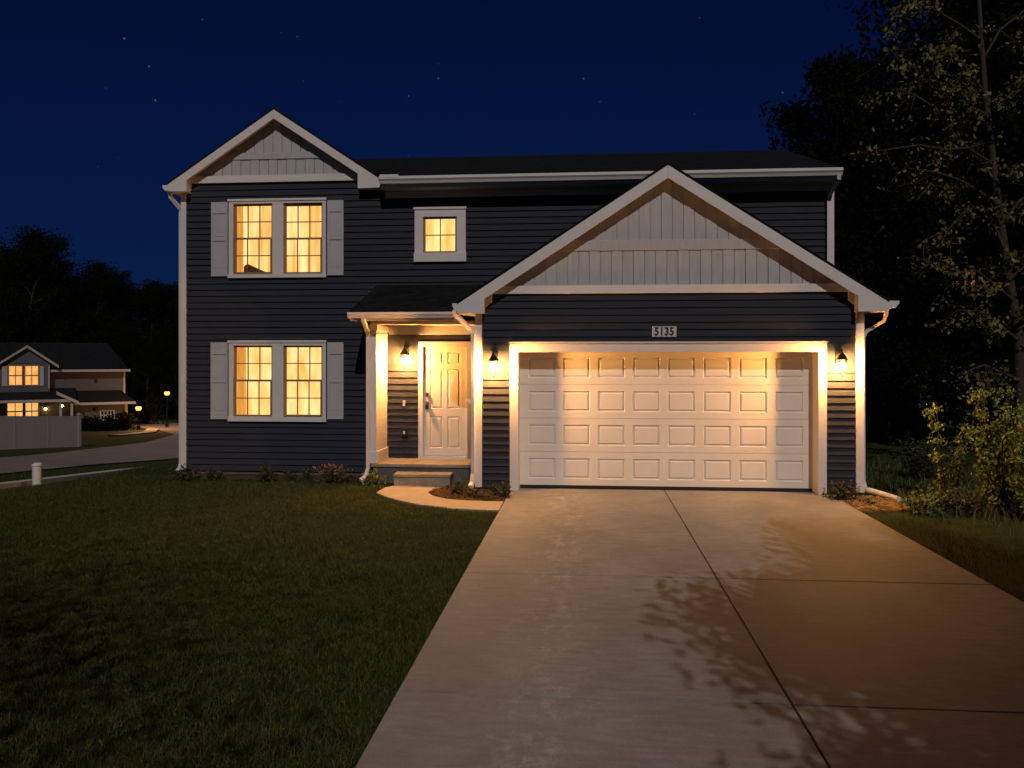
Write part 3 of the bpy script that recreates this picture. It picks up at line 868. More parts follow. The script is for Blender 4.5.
# --- porch
PF = .72; PXL = PX(371, PF)
HP.add(MB().box(PXL, GX0-.03, PF, WY-.002, .235, .29), "porch_floor", M['conc_step'], bevel=.006)
HP.add(MB().box(PXL+.03, GX0-.03, PF+.03, WY-.002, -.05, .234), "porch_base", M['found'])
sx0, sx1 = -3.26, -2.29
HP.add(MB().box(sx0, sx1, .37, PF-.004, -.1, .115).box(sx0-.015, sx1+.015, .35, PF-.003, .116, .165), "porch_step", M['conc_step'], bevel=.008)
cx0, cx1 = -3.775, -3.665
cm_ = MB().box(cx0, cx1, .76, WY-.021, .291, 2.738)
co = HP.add(cm_, "porch_column", M['white'], bevel=.006)
HP.add(MB().box(cx0-.025, cx1+.025, .735, WY-.022, .2915, .50), "column_base", M['white'], co, bevel=.008)
HP.add(MB().box(cx0-.015, cx1+.015, .745, WY-.022, 2.56, 2.585).box(cx0-.03, cx1+.03, .73, WY-.022, 2.63, 2.737), "column_capital", M['white'], co, bevel=.006)
HP.add(MB().box(-3.78, GX0-.032, .78, .92, 2.739, 2.80), "porch_beam", M['white'], bevel=.006)
HP.add(MB().box(-3.78, GX0-.032, .922, WY-.02, 2.745, 2.765), "porch_ceiling", M['white'])
HP.add(MB().box(cx1+.032, GX0-.032, WY-.05, WY-.021, 2.585, 2.744), "frieze_board", M['white'], bevel=.004)
PE = .45
px0 = PX(350, PE)
HP.add(MB().box(px0+.02, AX-EX-.03, PE+.03, .775, 2.802, 2.82).box(px0+.02, -3.765, .778, WY-.02, 2.802, 2.82), "soffit", M['white'])
pr = [(PE+.002-a, 2.835+b) for a, b in gutter_prof(.11, .10)]
HP.add(MB().prism(pr, px0-.02, AX-EX-.13, 'x'), "gutter", M['white'])
HP.add(MB().box(px0, AX-EX-.02, PE+.004, PE+.028, 2.79, 2.93).box(px0, px0+.024, PE+.03, WY-.02, 2.79, 2.93), "fascia_board", M['white'])
# hipped porch roof
zt = PZ(420, 285, WY); xw = PX(377, WY)
rm = MB(); xe = AX-EX+.35
rm.face([(px0-.02, PE-.02, 2.95), (xe, PE-.02, 2.95), (xe, WY-.018, zt), (xw, WY-.018, zt)])
rm.face([(px0-.02, WY-.018, 2.95), (px0-.02, PE-.02, 2.95), (xw, WY-.018, zt)])
rm.face([(px0-.02, PE-.02, 2.932), (px0-.02, WY-.018, 2.932), (xe, WY-.018, 2.932), (xe, PE-.02, 2.932)])
rm.face([(px0-.02, PE-.02, 2.95), (px0-.02, PE-.02, 2.932), (xe, PE-.02, 2.932), (xe, PE-.02, 2.95)])
HP.add(rm, "roof", M['shingle'])
HP.add(spout([(-3.80, PE-.05, 2.84), (-3.80, PE-.04, 2.80), (-3.80, .70, 2.60), (-3.80, .73, 2.52), (-3.80, .73, .22), (-3.82, .70, .12), (-3.86, .65, .04), (-3.90, .60, .01)]), "downspout", M['white'])
# front door
x0, x1, z0, z1 = DOOR
fm = MB().box(x0, x0+.09, WY-.032, WY+.11, .291, z1).box(x1-.09, x1, WY-.032, WY+.11, .291, z1).box(x0+.09, x1-.09, WY-.032, WY+.11, z1-.09, z1)
dfo = HP.add(fm, "door_frame", M['white'], bevel=.006)
HP.add(MB().box(x0+.09, x1-.09, WY-.07, WY+.1, .2905, .335), "threshold", M['white'], dfo)
dl, dr, db, dt = x0+.092, x1-.092, .34, z1-.093
dy = WY+.006
dm_ = MB()
pan = []
wd = dr-dl
for (u0, u1) in ((.15, .45), (.56, .86)):
    for (v0, v1) in ((.07, .36), (.43, .79), (.84, .95)): pan.append((dl+wd*u0, dl+wd*u1, db+(dt-db)*v0, db+(dt-db)*v1))
xsx = sorted({dl, dr, *[p[0] for p in pan], *[p[1] for p in pan]}); zsz = sorted({db, dt, *[p[2] for p in pan], *[p[3] for p in pan]})
for a, b in zip(xsx[:-1], xsx[1:]):
    for c, d in zip(zsz[:-1], zsz[1:]):
        if any(p[0] <= a+1e-6 and p[1] >= b-1e-6 and p[2] <= c+1e-6 and p[3] >= d-1e-6 for p in pan): continue
        dm_.face([(a, dy, c), (b, dy, c), (b, dy, d), (a, dy, d)])
for a, b, c, d in pan:
    def ring2(i0, y0, i1, y1):
        A = [(a+i0, y0, c+i0), (b-i0, y0, c+i0), (b-i0, y0, d-i0), (a+i0, y0, d-i0)]
        B = [(a+i1, y1, c+i1), (b-i1, y1, c+i1), (b-i1, y1, d-i1), (a+i1, y1, d-i1)]
        for k in range(4): dm_.face([A[k], A[(k+1) % 4], B[(k+1) % 4], B[k]])
        return B
    ring2(0, dy, .012, dy+.012); B = ring2(.012, dy+.012, .04, dy+.002); dm_.face(B)
fd = HP.add(dm_, "front_door", M['door'])
HP.add(MB().box(dl, dr, dy+.03, dy+.05, db, dt), "door_core", M['door'], fd)
hx = dl+.07; hz = PZ(428, 404, WY); kz = PZ(428, 394, WY)
HP.add(MB().lathe([(.0, -.035), (.03, -.03), (.036, 0), (.03, .03), (0, .035)], (hx, dy-.05, hz), 10).box(hx-.03, hx+.03, dy-.012, dy-.001, hz-.1, hz+.05).box(hx-.008, hx+.008, dy-.05, dy-.012, hz-.008, hz+.008), "handle", M['brass'], fd)
HP.add(MB().lathe([(.0, -.03), (.028, -.025), (.03, 0), (.028, .025), (0, .03)], (hx, dy-.02, kz), 10), "deadbolt", M['brass'], fd)
# storm-door style kick plate band at the foot of the door
HP.add(MB().box(dl+.001, dr-.001, dy-.012, dy-.001, db+.004, db+.10), "kick_plate", M['white'], fd)
# small fittings on the porch wall
bx = PX(404, WY-.03)
HP.add(MB().box(bx-.022, bx+.022, WY-.045, WY-.017, PZ(404, 406, WY), PZ(404, 400.5, WY)), "doorbell", M['white'], bevel=.005)
bx = PX(404.5, WY-.03); oz = PZ(404, 433, WY)
ob = HP.add(MB().box(bx-.05, bx+.05, WY-.06, WY-.016, oz-.07, oz+.09), "outlet_cover", M['metal'], bevel=.006)
HP.add(MB().box(bx-.018, bx+.018, WY-.068, WY-.0605, oz-.015, oz+.045), "outlet_cover_latch", M['white'], ob)

# house number
sx0, sx1, sz0, sz1 = rect(652, 326.5, 676, 337, 0)
sg = thing("house_number_sign", "small white plate reading 5135 above the garage door", "sign", ((sx0+sx1)/2, -.02, sz0))
SP = Part(sg, ((sx0+sx1)/2, -.02, sz0))
SP.add(MB().box(sx0, sx1, -.045, -.018, sz0, sz1), "plate", M['sign'], bevel=.004)
bd = MB(); e = .012; t_ = .005
bd.box(sx0+e, sx1-e, -.0472, -.0455, sz0+e, sz0+e+t_).box(sx0+e, sx1-e, -.0472, -.0455, sz1-e-t_, sz1-e)
bd.box(sx0+e, sx0+e+t_, -.0472, -.0455, sz0+e+t_, sz1-e-t_).box(sx1-e-t_, sx1-e, -.0472, -.0455, sz0+e+t_, sz1-e-t_)
SP.add(bd, "border", M['black'])
cu_ = bpy.data.curves.new("numerals", 'FONT'); cu_.body = "5135"; cu_.size = .172; cu_.align_x = 'CENTER'; cu_.extrude = .0025; cu_.offset = .0065; cu_.space_character = 1.08
tmp = bpy.data.objects.new("numerals_curve", cu_); COL.objects.link(tmp)
bpy.context.view_layer.update()
nm = bpy.data.meshes.new_from_object(tmp.evaluated_get(bpy.context.evaluated_depsgraph_get()))
bpy.data.objects.remove(tmp); nm.name = "numerals"; nm.materials.clear()
to = bpy.data.objects.new("numerals", nm); COL.objects.link(to); nm.materials.append(M['black'])
to.parent = sg; to.location = (0, -.0285, .032); to.rotation_euler = (math.pi/2, 0, 0); to.scale = (.86, 1, 1)

# ------------------------------------------------------------------ wall lanterns
def lantern(label, x, y, z):
    """bulb at (x, y-.15, z)"""
    t = thing("wall_lantern", label, "wall lamp", (x, y, z), 0, "black wall lanterns lit on the house front")
    P = Part(t, (0, 0, 0))
    cy = -.21
    bp = MB().box(-.045, .045, -.045, -.016, .02, .26)
    P.add(bp, "backplate", M['metal'], bevel=.008)
    arm = MB().tube([(0, -.045, .20), (0, -.09, .235), (0, -.14, .25), (0, cy, .245), (0, cy, .20)], .010, 8)
    P.add(MB().tube([(0, -.045, .07), (0, -.075, .05), (0, -.095, .09), (0, -.08, .13)], .007, 8), "scroll", M['metal'], smooth=True)
    P.add(arm, "arm", M['metal'], smooth=True)
    rt, rb, zt, zb = .085, .034, .10, -.125
    cg = MB()
    cg.lathe([(.092, 0), (.092, .010), (.068, .04), (.035, .085), (.022, .10), (.022, .115), (.008, .13), (.0, .135)], (0, cy, zt), 4 if False else 12)
    for k in range(4):
        a = math.pi/4+k*math.pi/2
        cg.tube([(rb*math.cos(a), cy+rb*math.sin(a), zb), (rt*math.cos(a), cy+rt*math.sin(a), zt)], .0065, 6)
    for k in range(4):
        a = math.pi/4+k*math.pi/2; b_ = a+math.pi/2
        cg.tube([(rb*math.cos(a), cy+rb*math.sin(a), zb), (rb*math.cos(b_), cy+rb*math.sin(b_), zb)], .005, 6)
        cg.tube([(rb*math.cos(a), cy+rb*math.sin(a), zb), (0, cy, zb-.012)], .004, 5)
    cg.lathe([(.0, -.05), (.007, -.045), (.010, -.03), (.006, -.02), (.010, -.008)], (0, cy, zb), 8)
    cg.tube([(0, cy, zb-.008), (0, cy, -.055)], .005, 6)
    P.add(cg, "cage", M['metal'])
    gl = MB()
    for k in range(4):
        a = math.pi/4+k*math.pi/2; b = a+math.pi/2
        s = .94
        gl.face([(rb*s*math.cos(a), cy+rb*s*math.sin(a), zb+.013), (rb*s*math.cos(b), cy+rb*s*math.sin(b), zb+.013), (rt*s*math.cos(b), cy+rt*s*math.sin(b), zt-.002), (rt*s*math.cos(a), cy+rt*s*math.sin(a), zt-.002)])
    P.add(gl, "glass", M['glass'])
    bb = MB().lathe([(.0, -.075), (.014, -.07), (.030, -.045), (.050, -.005), (.050, .022), (.032, .048), (0, .058)], (0, cy, 0), 12)
    P.add(bb, "bulb", M['bulb'], smooth=True)
    return t
lantern("black lit wall lantern beside the cream front door under the porch roof", PX(404.5, WY-.21), WY, PZ(404, 360, WY-.21))
lantern("black lit wall lantern between the front porch and the garage door", PX(494, -.15), 0, PZ(494, 367, -.15))
lantern("black lit wall lantern on the narrow siding strip beyond the garage door", PX(841, -.15), 0, PZ(841, 366, -.15))

# ------------------------------------------------------------------ plants and trees
def leaves_mesh(name, P, size, m, parent, seed=0, droop=.3):
    r = np.random.default_rng(seed); n = len(P)
    d = r.normal(size=(n, 3)); d[:, 2] -= droop; d /= np.linalg.norm(d, axis=1)[:, None]
    u = r.normal(size=(n, 3)); u -= (u*d).sum(1)[:, None]*d; u /= np.linalg.norm(u, axis=1)[:, None]
    w = np.cross(d, u)
    s = size*(.55+.8*r.random(n))[:, None]
    V = np.zeros((n, 6, 3))
    V[:, 0] = P; V[:, 1] = P+d*s*.35+u*s*.30+w*s*.06; V[:, 2] = P+d*s*.75+u*s*.24+w*s*.04; V[:, 3] = P+d*s*1.05-w*s*.08
    V[:, 4] = P+d*s*.7-u*s*.25+w*s*.05; V[:, 5] = P+d*s*.3-u*s*.28+w*s*.06
    b = np.arange(n)*6
    lo = np.stack([b, b+1, b+2, b+3, b, b+3, b+4, b+5], 1).ravel()
    return npmesh(name, V.reshape(-1, 3), np.full(2*n, 4), lo, m, parent)
def limb(rr, p, d, L, r, n=5, wob=.18, up=.05):
    pts = [p]; d = d.normalized(); rad = [r]
    for k in range(n):
        d = (d+Vector((rr.uniform(-wob, wob), rr.uniform(-wob, wob), rr.uniform(-wob, wob)+up))).normalized()
        pts.append(pts[-1]+d*L/n); rad.append(max(.006, r*(1-(k+1)/n*.8)))
    return pts, rad
def make_tree(name, label, cat, loc, h, cr, cb, nleaf, leaf, seed, lm, bm, group=None, nlimb=16, trunk_r=None, sig=.32, shape='round'):
    t = thing(name, label, cat, loc, 0, group)
    rr = random.Random(seed); r = np.random.default_rng(seed)
    tb = MB(); lb = MB()
    tr = trunk_r or h*.016
    tp, rad = limb(rr, Vector((0, 0, -.1)), Vector((0, 0, 1)), h*.93, tr, 9, .07, .1)
    tb.tube(tp, rad, 8)
    anchors = []
    for k in range(nlimb):
        f = (k+.5)/nlimb; zf = cb+(.97-cb)*f
        i = min(len(tp)-2, int(zf*9)); q = zf*9-i
        p = tp[i].lerp(tp[i+1], min(1, max(0, q)))
        az = k*2.4+rr.uniform(-.4, .4)
        prof = math.sin(math.pi*min(1, .16+.80*f))**.7 if shape == 'round' else (1-f*.88)
        L = cr*prof*rr.uniform(.7, 1.1)
        el = rr.uniform(.05, .5)+f*.5
        d = Vector((math.cos(az)*math.cos(el), math.sin(az)*math.cos(el), math.sin(el)))
        pts, rd = limb(rr, p, d, L, tr*.42*(1-.55*f), 5, .22, .03)
        lb.tube(pts, rd, 5, False)
        for j in range(1, 6): anchors.append((pts[j], .5+.12*j))
        for m_ in range(3):
            b0 = pts[2+m_]
            d2 = (pts[3+m_ if 3+m_ < 6 else 5]-pts[1+m_]).normalized()+Vector((rr.uniform(-1, 1), rr.uniform(-1, 1), rr.uniform(-.6, .6)))*.8
            p2, r2 = limb(rr, b0, d2, L*.42, tr*.16*(1-.5*f), 3, .25, 0)
            lb.tube(p2, r2, 4, False)
            for j in (1, 2, 3): anchors.append((p2[j], 1.0))
    anchors.append((tp[-1], 1)); anchors.append((tp[-2], 1))
    tko = tb.build("trunk", bm, t, (0, 0, 0), True); lb.build("limbs", bm, tko, (0, 0, 0), True)
    A = np.array([list(a[0]) for a in anchors]); W = np.array([a[1]*(.35+1.3*r.random()) for a in anchors]); W /= W.sum()
    idx = r.choice(len(A), nleaf, p=W)
    sg = sig*(.5+.9*r.random(len(A)))*cr/2.2
    P = A[idx]+np.clip(r.normal(size=(nleaf, 3)), -1.3, 1.3)*sg[idx][:, None]*np.array([1, 1, .75])
    leaves_mesh("crown", P, leaf, lm, t, seed)
    return t
# dark forest prototypes
def place(px, t, zoff=0):
    x, y = AT(px, t); return (x, y, float(TZ(x, y))+zoff)
DL = "dark leafy tree in the black woods to the side of the garage"
LLB = "dark tree in the black treeline behind the far grey house"
G1, G2 = "dark trees in the woods beside the garage", "dark trees in the treeline behind the far house"
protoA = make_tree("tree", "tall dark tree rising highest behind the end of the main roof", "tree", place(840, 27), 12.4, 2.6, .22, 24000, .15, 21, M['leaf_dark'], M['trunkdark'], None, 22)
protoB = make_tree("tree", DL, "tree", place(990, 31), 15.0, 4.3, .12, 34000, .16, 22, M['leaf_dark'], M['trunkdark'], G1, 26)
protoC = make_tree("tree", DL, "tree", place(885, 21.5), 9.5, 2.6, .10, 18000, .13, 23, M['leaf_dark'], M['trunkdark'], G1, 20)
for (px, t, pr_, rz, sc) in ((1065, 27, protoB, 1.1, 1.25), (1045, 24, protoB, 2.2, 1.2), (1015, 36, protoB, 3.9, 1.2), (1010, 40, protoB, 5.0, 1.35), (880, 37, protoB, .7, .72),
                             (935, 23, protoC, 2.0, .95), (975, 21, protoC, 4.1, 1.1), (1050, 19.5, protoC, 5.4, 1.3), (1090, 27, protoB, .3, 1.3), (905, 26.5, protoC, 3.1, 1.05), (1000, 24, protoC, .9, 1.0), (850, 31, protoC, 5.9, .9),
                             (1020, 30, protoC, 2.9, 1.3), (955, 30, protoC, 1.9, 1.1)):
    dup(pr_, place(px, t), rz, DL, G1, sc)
# left treeline far away
rl = random.Random(9)
tl = [(22, 92, protoB, 1.42), (-20, 96, protoB, 1.42), (44, 96, protoB, 1.25), (66, 100, protoB, 1.15), (84, 96, protoB, 1.22), (106, 104, protoB, 1.16), (126, 100, protoB, 1.12), (150, 98, protoB, 1.08), (172, 104, protoB, 1.12), (198, 104, protoB, 1.0),
      (5, 110, protoB, 1.4), (56, 114, protoB, 1.2), (95, 118, protoB, 1.25), (138, 116, protoB, 1.2), (160, 118, protoB, 1.18), (185, 114, protoB, 1.15), (116, 120, protoB, 1.2), (75, 118, protoB, 1.25), (30, 118, protoB, 1.4)]
tl += [(px, 90+rl.random()*6, protoC, rl.uniform(.8, 1.2)) for px in range(-20, 200, 14)]
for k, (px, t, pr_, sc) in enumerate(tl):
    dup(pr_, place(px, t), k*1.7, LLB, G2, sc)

# the lit oak-like tree at the right edge: trunk and limbs follow the photograph, leaves hang mostly toward the house
def front_tree():
    Yp = 2.6
    W = lambda px, py, y=Yp: Vector((PX(px, y), y, PZ(px, py, y)))
    base = W(1022, 500); base.z = 0
    t = thing("tree", "tall slender tree with warm-lit leaves at the edge of the garage woods", "tree", (base.x, base.y, 0))
    O = Vector((base.x, base.y, 0)); rr = random.Random(5); r = np.random.default_rng(5)
    tp = [Vector((base.x, base.y, -.1)), W(1021, 420), W(1018, 330), W(1009, 280), W(1001, 225, 2.55), W(995, 180, 2.5), W(990, 135, 2.5), W(985, 90, 2.5), W(981, 40, 2.5), W(978, -15, 2.5), W(980, -80, 2.5), W(983, -150, 2.5)]
    rad = [.14, .11, .095, .08, .07, .062, .056, .05, .045, .036, .026, .013]
    tb = MB().tube([p-O for p in tp], rad, 10); lb = MB()
    anchors = []
    limbs = [((995, 180), [(975, 155), (955, 135), (935, 108), (915, 95), (895, 88)]), ((985, 95), [(968, 70), (950, 55), (930, 48)]), ((1001, 225), [(985, 195), (960, 180), (935, 172), (905, 168)]),
             ((1005, 250), [(990, 215), (970, 205), (950, 228), (925, 240)]), ((1012, 300), [(995, 285), (975, 270), (950, 275), (930, 262)]), ((1018, 340), [(1000, 325), (980, 312), (958, 310), (945, 320)]),
             ((1019, 380), [(1000, 372), (985, 365), (970, 370)]), ((981, 40), [(960, 25), (935, 10), (910, 5)]), ((978, -15), [(955, -40), (930, -50)]), ((990, 130), [(1005, 100), (1025, 80), (1045, 70)]),
             ((1001, 225), [(1020, 200), (1040, 190), (1060, 180)]), ((1009, 280), [(1030, 262), (1050, 250)]), ((983, 60), [(1000, 30), (1025, 10), (1040, -10)]), ((1018, 330), [(1035, 315), (1055, 305)]),
             ((980, -80), [(960, -110), (940, -120)]), ((980, -80), [(1005, -105), (1020, -130)]), ((1018, 350), [(1030, 345), (1045, 350)]),
             ((993, 165), [(968, 148), (945, 150), (920, 145), (885, 150)]), ((988, 115), [(965, 105), (940, 85), (912, 65), (890, 50)])]
    for (p0, pts) in limbs:
        yy = Yp-.1; dyy = rr.uniform(-.45, .3); P = [W(p0[0], p0[1], yy)]
        for k, q in enumerate(pts): P.append(W(q[0], q[1], yy+dyy*(k+1)))
        n = len(P); rd = [.032*(1-k/n*.75) for k in range(n)]
        lb.tube([p-O for p in P], rd, 6, False)
        for k in range(1, n):
            anchors.append((P[k], .6+.3*k/n))
            for m_ in range(3):
                d = Vector((rr.uniform(-1, .7), rr.uniform(-1, 1), rr.uniform(-1, .35)))
                p2, r2 = limb(rr, P[k]-O, d, rr.uniform(.35, .75), .010, 3, .3, -.1)
                lb.tube(p2, r2, 4, False)
                for j in (1, 2, 3): anchors.append((p2[j]+O, 1.0))
    tko = tb.build("trunk", M['bark'], t, (0, 0, 0), True); lb.build("limbs", M['bark'], tko, (0, 0, 0), True)
    A = np.array([list(a[0]-O) for a in anchors]); Wt = np.array([a[1]*(.02+2*r.random()**5) for a in anchors]); Wt /= Wt.sum()
    n = 4700; idx = r.choice(len(A), n, p=Wt)
    P = A[idx]+r.normal(size=(n, 3))*.10*np.array([1, 1, .8])
    leaves_mesh("crown", P, .082, M['leaf_oak'], t, 5, .6)
    return t
front_tree()

# shrubs at the right
def shrub(name, label, x, y, h, w, nst, nleaf, leaf, seed, lm, shape=1.0, group=None):
    z0 = float(TZ(x, y))
    t = thing(name, label, "shrub", (x, y, z0), 0, group)
    rr = random.Random(seed); r = np.random.default_rng(seed); sb = MB(); A = []
    for k in range(nst):
        az = rr.random()*6.28; sp = rr.random()*w*.45
        d = Vector((math.cos(az)*sp/h*1.6, math.sin(az)*sp/h*1.6, 1))
        pts, rd = limb(rr, Vector((math.cos(az)*.05, math.sin(az)*.05, -.03)), d, h*rr.uniform(.6, 1.0), .016*h**.5, 6, .12, .1)
        sb.tube(pts, rd, 5, False)
        for j in range(1, 7):
            A.append((pts[j], .7))
            for q in range(2):
                d2 = Vector((rr.uniform(-1, 1), rr.uniform(-1, 1), rr.uniform(-.1, .7)))
                p2, r2 = limb(rr, pts[j], d2, w*.30*(1.12-j/7*shape), .005, 3, .2, .05)
                sb.tube(p2, r2, 4, False)
                for i2 in (1, 2, 3): A.append((p2[i2], 1))
    sb.build("stems", M['bark'], t, (0, 0, 0), True)
    AA = np.array([list(a[0]) for a in A]); W = np.array([a[1]*(.2+r.random()) for a in A]); W /= W.sum()
    idx = r.choice(len(AA), nleaf, p=W)
    P = AA[idx]+r.normal(size=(nleaf, 3))*leaf*.75
    P[:, 2] = np.maximum(P[:, 2], .01)
    leaves_mesh("foliage", P, leaf, lm, t, seed, .1)
    return t
bx, by = AT(951, 12.7)
shrub("shrub", "slim pointed shrub with sparse pale leaves at the wood edge", bx, by, 1.55, .50, 4, 620, .055, 31, M['leaf_shrub'], 1.05)
bx, by = AT(1001, 11.7)
shrub("shrub", "broad bushy shrub with dense yellow-green leaves below the slender tree", bx, by, 1.8, .85, 10, 2400, .055, 32, M['leaf_shrub'], .8)
bx, by = AT(1036, 11.2)
shrub("shrub", "shrub cut off by the picture edge beside the broad bushy shrub", bx, by, 1.5, 1.1, 9, 2200, .06, 33, M['leaf_shrub'], .7)
bx, by = AT(922, 15.2)
shrub("shrub", "low straggly dark shrub behind the slim pointed shrub", bx, by, .8, 1.0, 7, 700, .06, 34, M['leaf_low'], .5)
bx, by = AT(962, 11.8)
shrub("shrub", "low weedy clump in front of the slim pointed shrub", bx, by, .32, .9, 8, 600, .05, 35, M['leaf_low'], .5)
bx, by = AT(1010, 19)
shrub("shrub", "dark shrub behind the broad bushy shrub at the wood edge", bx, by, 2.4, 2.0, 10, 2200, .10, 36, M['leaf_low'], .6)
bx, by = AT(950, 20)
shrub("shrub", "dark thin-leaved undergrowth shrub in the woods behind the slim shrub", bx, by, 2.0, 2.0, 10, 1600, .10, 37, M['leaf_low'], .5)

def low(label, px, py, h, w, n, leaf, seed, lm=None, flower=False, z=.02):
    x, y = GP(px, py, z)
    t = shrub("garden_plant", label, x, y, h, w, 6, n, leaf, seed, lm or M['leaf_low'], .4)
    t['category'] = "plant"
    if flower:
        r = np.random.default_rng(seed); k = 110
        P = np.stack([r.normal(0, w*.26, k), r.normal(0, w*.2, k), h*(.55+.5*r.random(k))], 1)
        fl = leaves_mesh("flower_heads", P, .05, M['leaf_flower'], t, seed, -.4); fl['kind'] = 'stuff'
    return t
low("low dark bush at the foot of the corner downspout", 188, 476, .28, .5, 260, .05, 41)
low("dark mounded plant below the first shutter of the lower window", 216, 476, .20, .42, 220, .045, 42)
low("small upright green plant below the lower lit window", 266, 477, .30, .42, 200, .055, 43)
low("sparse thin sprig below the centre of the lower window", 290, 476, .22, .3, 80, .045, 44)
low("lone thin stalked sprig beside the flowering plant", 306, 476, .28, .25, 70, .045, 45)
low("pinkish flowering plant against the dark house wall", 333, 479, .30, .60, 260, .05, 46, None, True)
low("low dark plant between the flowering plant and the porch downspout", 352, 479, .18, .4, 160, .045, 47)
low("spiky green clump beside the end of the front walk", 379, 482, .26, .45, 220, .05, 48, M['leaf_shrub'])
low("green plant in the mulch bed closest to the porch step", 458, 491, .26, .36, 180, .05, 49)
low("small round plant in the mulch bed under the garage downspout", 475, 494, .16, .3, 140, .045, 50)
low("brownish low plant in the mulch bed between two green ones", 489, 496, .11, .28, 110, .04, 51, M['weed'])
low("green plant in the mulch bed beside the garage door frame", 502, 493, .28, .36, 180, .05, 52)
low("low green bush under the far wall lantern at the garage corner", 840, 495, .30, .62, 520, .045, 53)
low("tuft of green weeds at the end of the white drain pipe", 928, 508, .30, .7, 420, .055, 54, M['leaf_shrub'])
low("small pale leafy weed on the straw beside the drain pipe", 866, 500, .10, .3, 90, .04, 55, M['leaf_shrub'])

# ------------------------------------------------------------------ far house, fence, lamps, bollard
S = 72/F_PX
fx, fy = AT(60, 72); fz = H-(428-358)*S
ang = math.atan2(ray(60)[1], ray(60)[0])-math.pi/2
fh = thing("house", "small distant grey house with lit windows behind the pale fence", "house", (fx, fy, fz), ang)
FP = Part(fh, (0, 0, 0))
U = lambda px: (px-60)*S
Vv = lambda py: (428-py)*S
def fbox(a, b, c, d, y0, y1): return MB().box(U(a), U(b), y0, y1, Vv(d), Vv(c))
FP.add(MB().box(U(-40), U(119), 0, 8, -1, Vv(371)), "wall", M['farwall'])
FP.add(fbox(6, 51, 363, 399, -.9, -.01), "wall", M['farblue'])
FP.add(MB().box(U(-40), U(72), -.55, -.005, -1, Vv(400)), "wall", M['farblue'])
# main hip roof
rm = MB(); ez = Vv(370); rz_ = Vv(343)+.1
a0, a1 = U(-46), U(123)
rm.face([(a0, -.6, ez), (a1, -.6, ez), (U(104), 4, rz_), (a0, 4, rz_)]); rm.face([(a1, -.6, ez), (a1, 8.6, ez), (U(104), 4, rz_)]); rm.face([(a1, 8.6, ez), (a0, 8.6, ez), (a0, 4, rz_), (U(104), 4, rz_)])
rm.face([(a0, -.6, ez-.06), (a0, 8.6, ez-.06), (a1, 8.6, ez-.06), (a1, -.6, ez-.06)])
FP.add(rm, "roof", M['shingle'])
FP.add(MB().box(U(50), a1+.05, -.72, -.6, ez-.16, ez+.04), "gutter", M['fartrim'])
# dormer gable
gm = MB().prism([(U(6), Vv(364)), (U(57), Vv(364)), (U(32), Vv(347))], -.9, 3, 'y'); FP.add(gm, "gable", M['farblue'])
dz = Vv(345); 
for s, xe in ((-1, U(4)), (1, U(59))):
    ze = Vv(365)
    FP.add(MB().prism([(U(32), dz), (xe, ze), (xe, ze-.26), (U(32), dz-.26)], -1.25, -1.15, 'y'), "rake_board", M['fartrim'])
    FP.add(MB().prism([(U(32), dz+.06), (xe, ze+.06), (xe, ze+.0), (U(32), dz+.0)], -1.3, 3.5, 'y'), "roof", M['shingle'])
FP.add(fbox(6, 7.2, 365, 388, -.93, -.9), "corner_board", M['fartrim']); FP.add(fbox(49.8, 51, 365, 388, -.93, -.9), "corner_board", M['fartrim'])
FP.add(fbox(117.5, 119.2, 372, 396, -.05, .1), "corner_board", M['fartrim']); FP.add(fbox(117.5, 120, 404, 430, -2.05, -1.9), "corner_board", M['fartrim'])
# porch roof and garage wing
rm = MB(); z0, z1 = Vv(398), Vv(388)
rm.face([(U(-46), -3, z0), (U(74), -3, z0), (U(74), 0, z1), (U(-46), 0, z1)]); rm.face([(U(-46), -3, z0-.05), (U(-46), 0, z0-.05), (U(74), 0, z0-.05), (U(74), -3, z0-.05)])
FP.add(rm, "roof", M['shingle']); FP.add(MB().box(U(-46), U(72), -3.1, -3.0, z0-.2, z0+.02), "gutter", M['fartrim'])
FP.add(MB().prism([(U(57), Vv(390)), (U(76), Vv(400)), (U(76), Vv(403)), (U(57), Vv(393))], -3.2, -3.1, 'y'), "rake_board", M['fartrim'])
FP.add(MB().box(U(73), U(119), -2, -.02, -1, Vv(402)), "wall", M['farwall'])
rm = MB(); z0, z1 = Vv(402), Vv(391)
rm.face([(U(70), -2.6, z0), (U(127), -2.6, z0), (U(115), 0, z1), (U(60), 0, z1)]); rm.face([(U(127), -2.6, z0), (U(127), 0, z0), (U(115), 0, z1)])
FP.add(rm, "roof", M['shingle']); FP.add(MB().box(U(72), U(127), -2.72, -2.6, z0-.18, z0+.03), "gutter", M['fartrim'])
for p0 in (59.5, 69):
    FP.add(fbox(p0, p0+2.2, 401, 432, -2.9, -2.7), "porch_column", M['fartrim'])
def fwin(a, b, c, d, y, m):
    w = FP.add(MB().box(U(a)-.1, U(b)+.1, y-.05, y-.01, Vv(d)-.1, Vv(d)).box(U(a)-.1, U(b)+.1, y-.05, y-.01, Vv(c), Vv(c)+.1).box(U(a)-.1, U(a), y-.05, y-.01, Vv(d), Vv(c)).box(U(b), U(b)+.1, y-.05, y-.01, Vv(d), Vv(c))
               .box(U(a), U(b), y-.05, y-.012, (Vv(c)+Vv(d))/2-.05, (Vv(c)+Vv(d))/2+.05).box((U(a)+U(b))/2-.03, (U(a)+U(b))/2+.03, y-.049, y-.013, Vv(d), Vv(c)), "window", M['fartrim'] if m != M['farwin'] else M['sash'])
    FP.add(MB().box(U(a), U(b), y-.022, y-.002, Vv(d), Vv(c)), "pane", m, w)
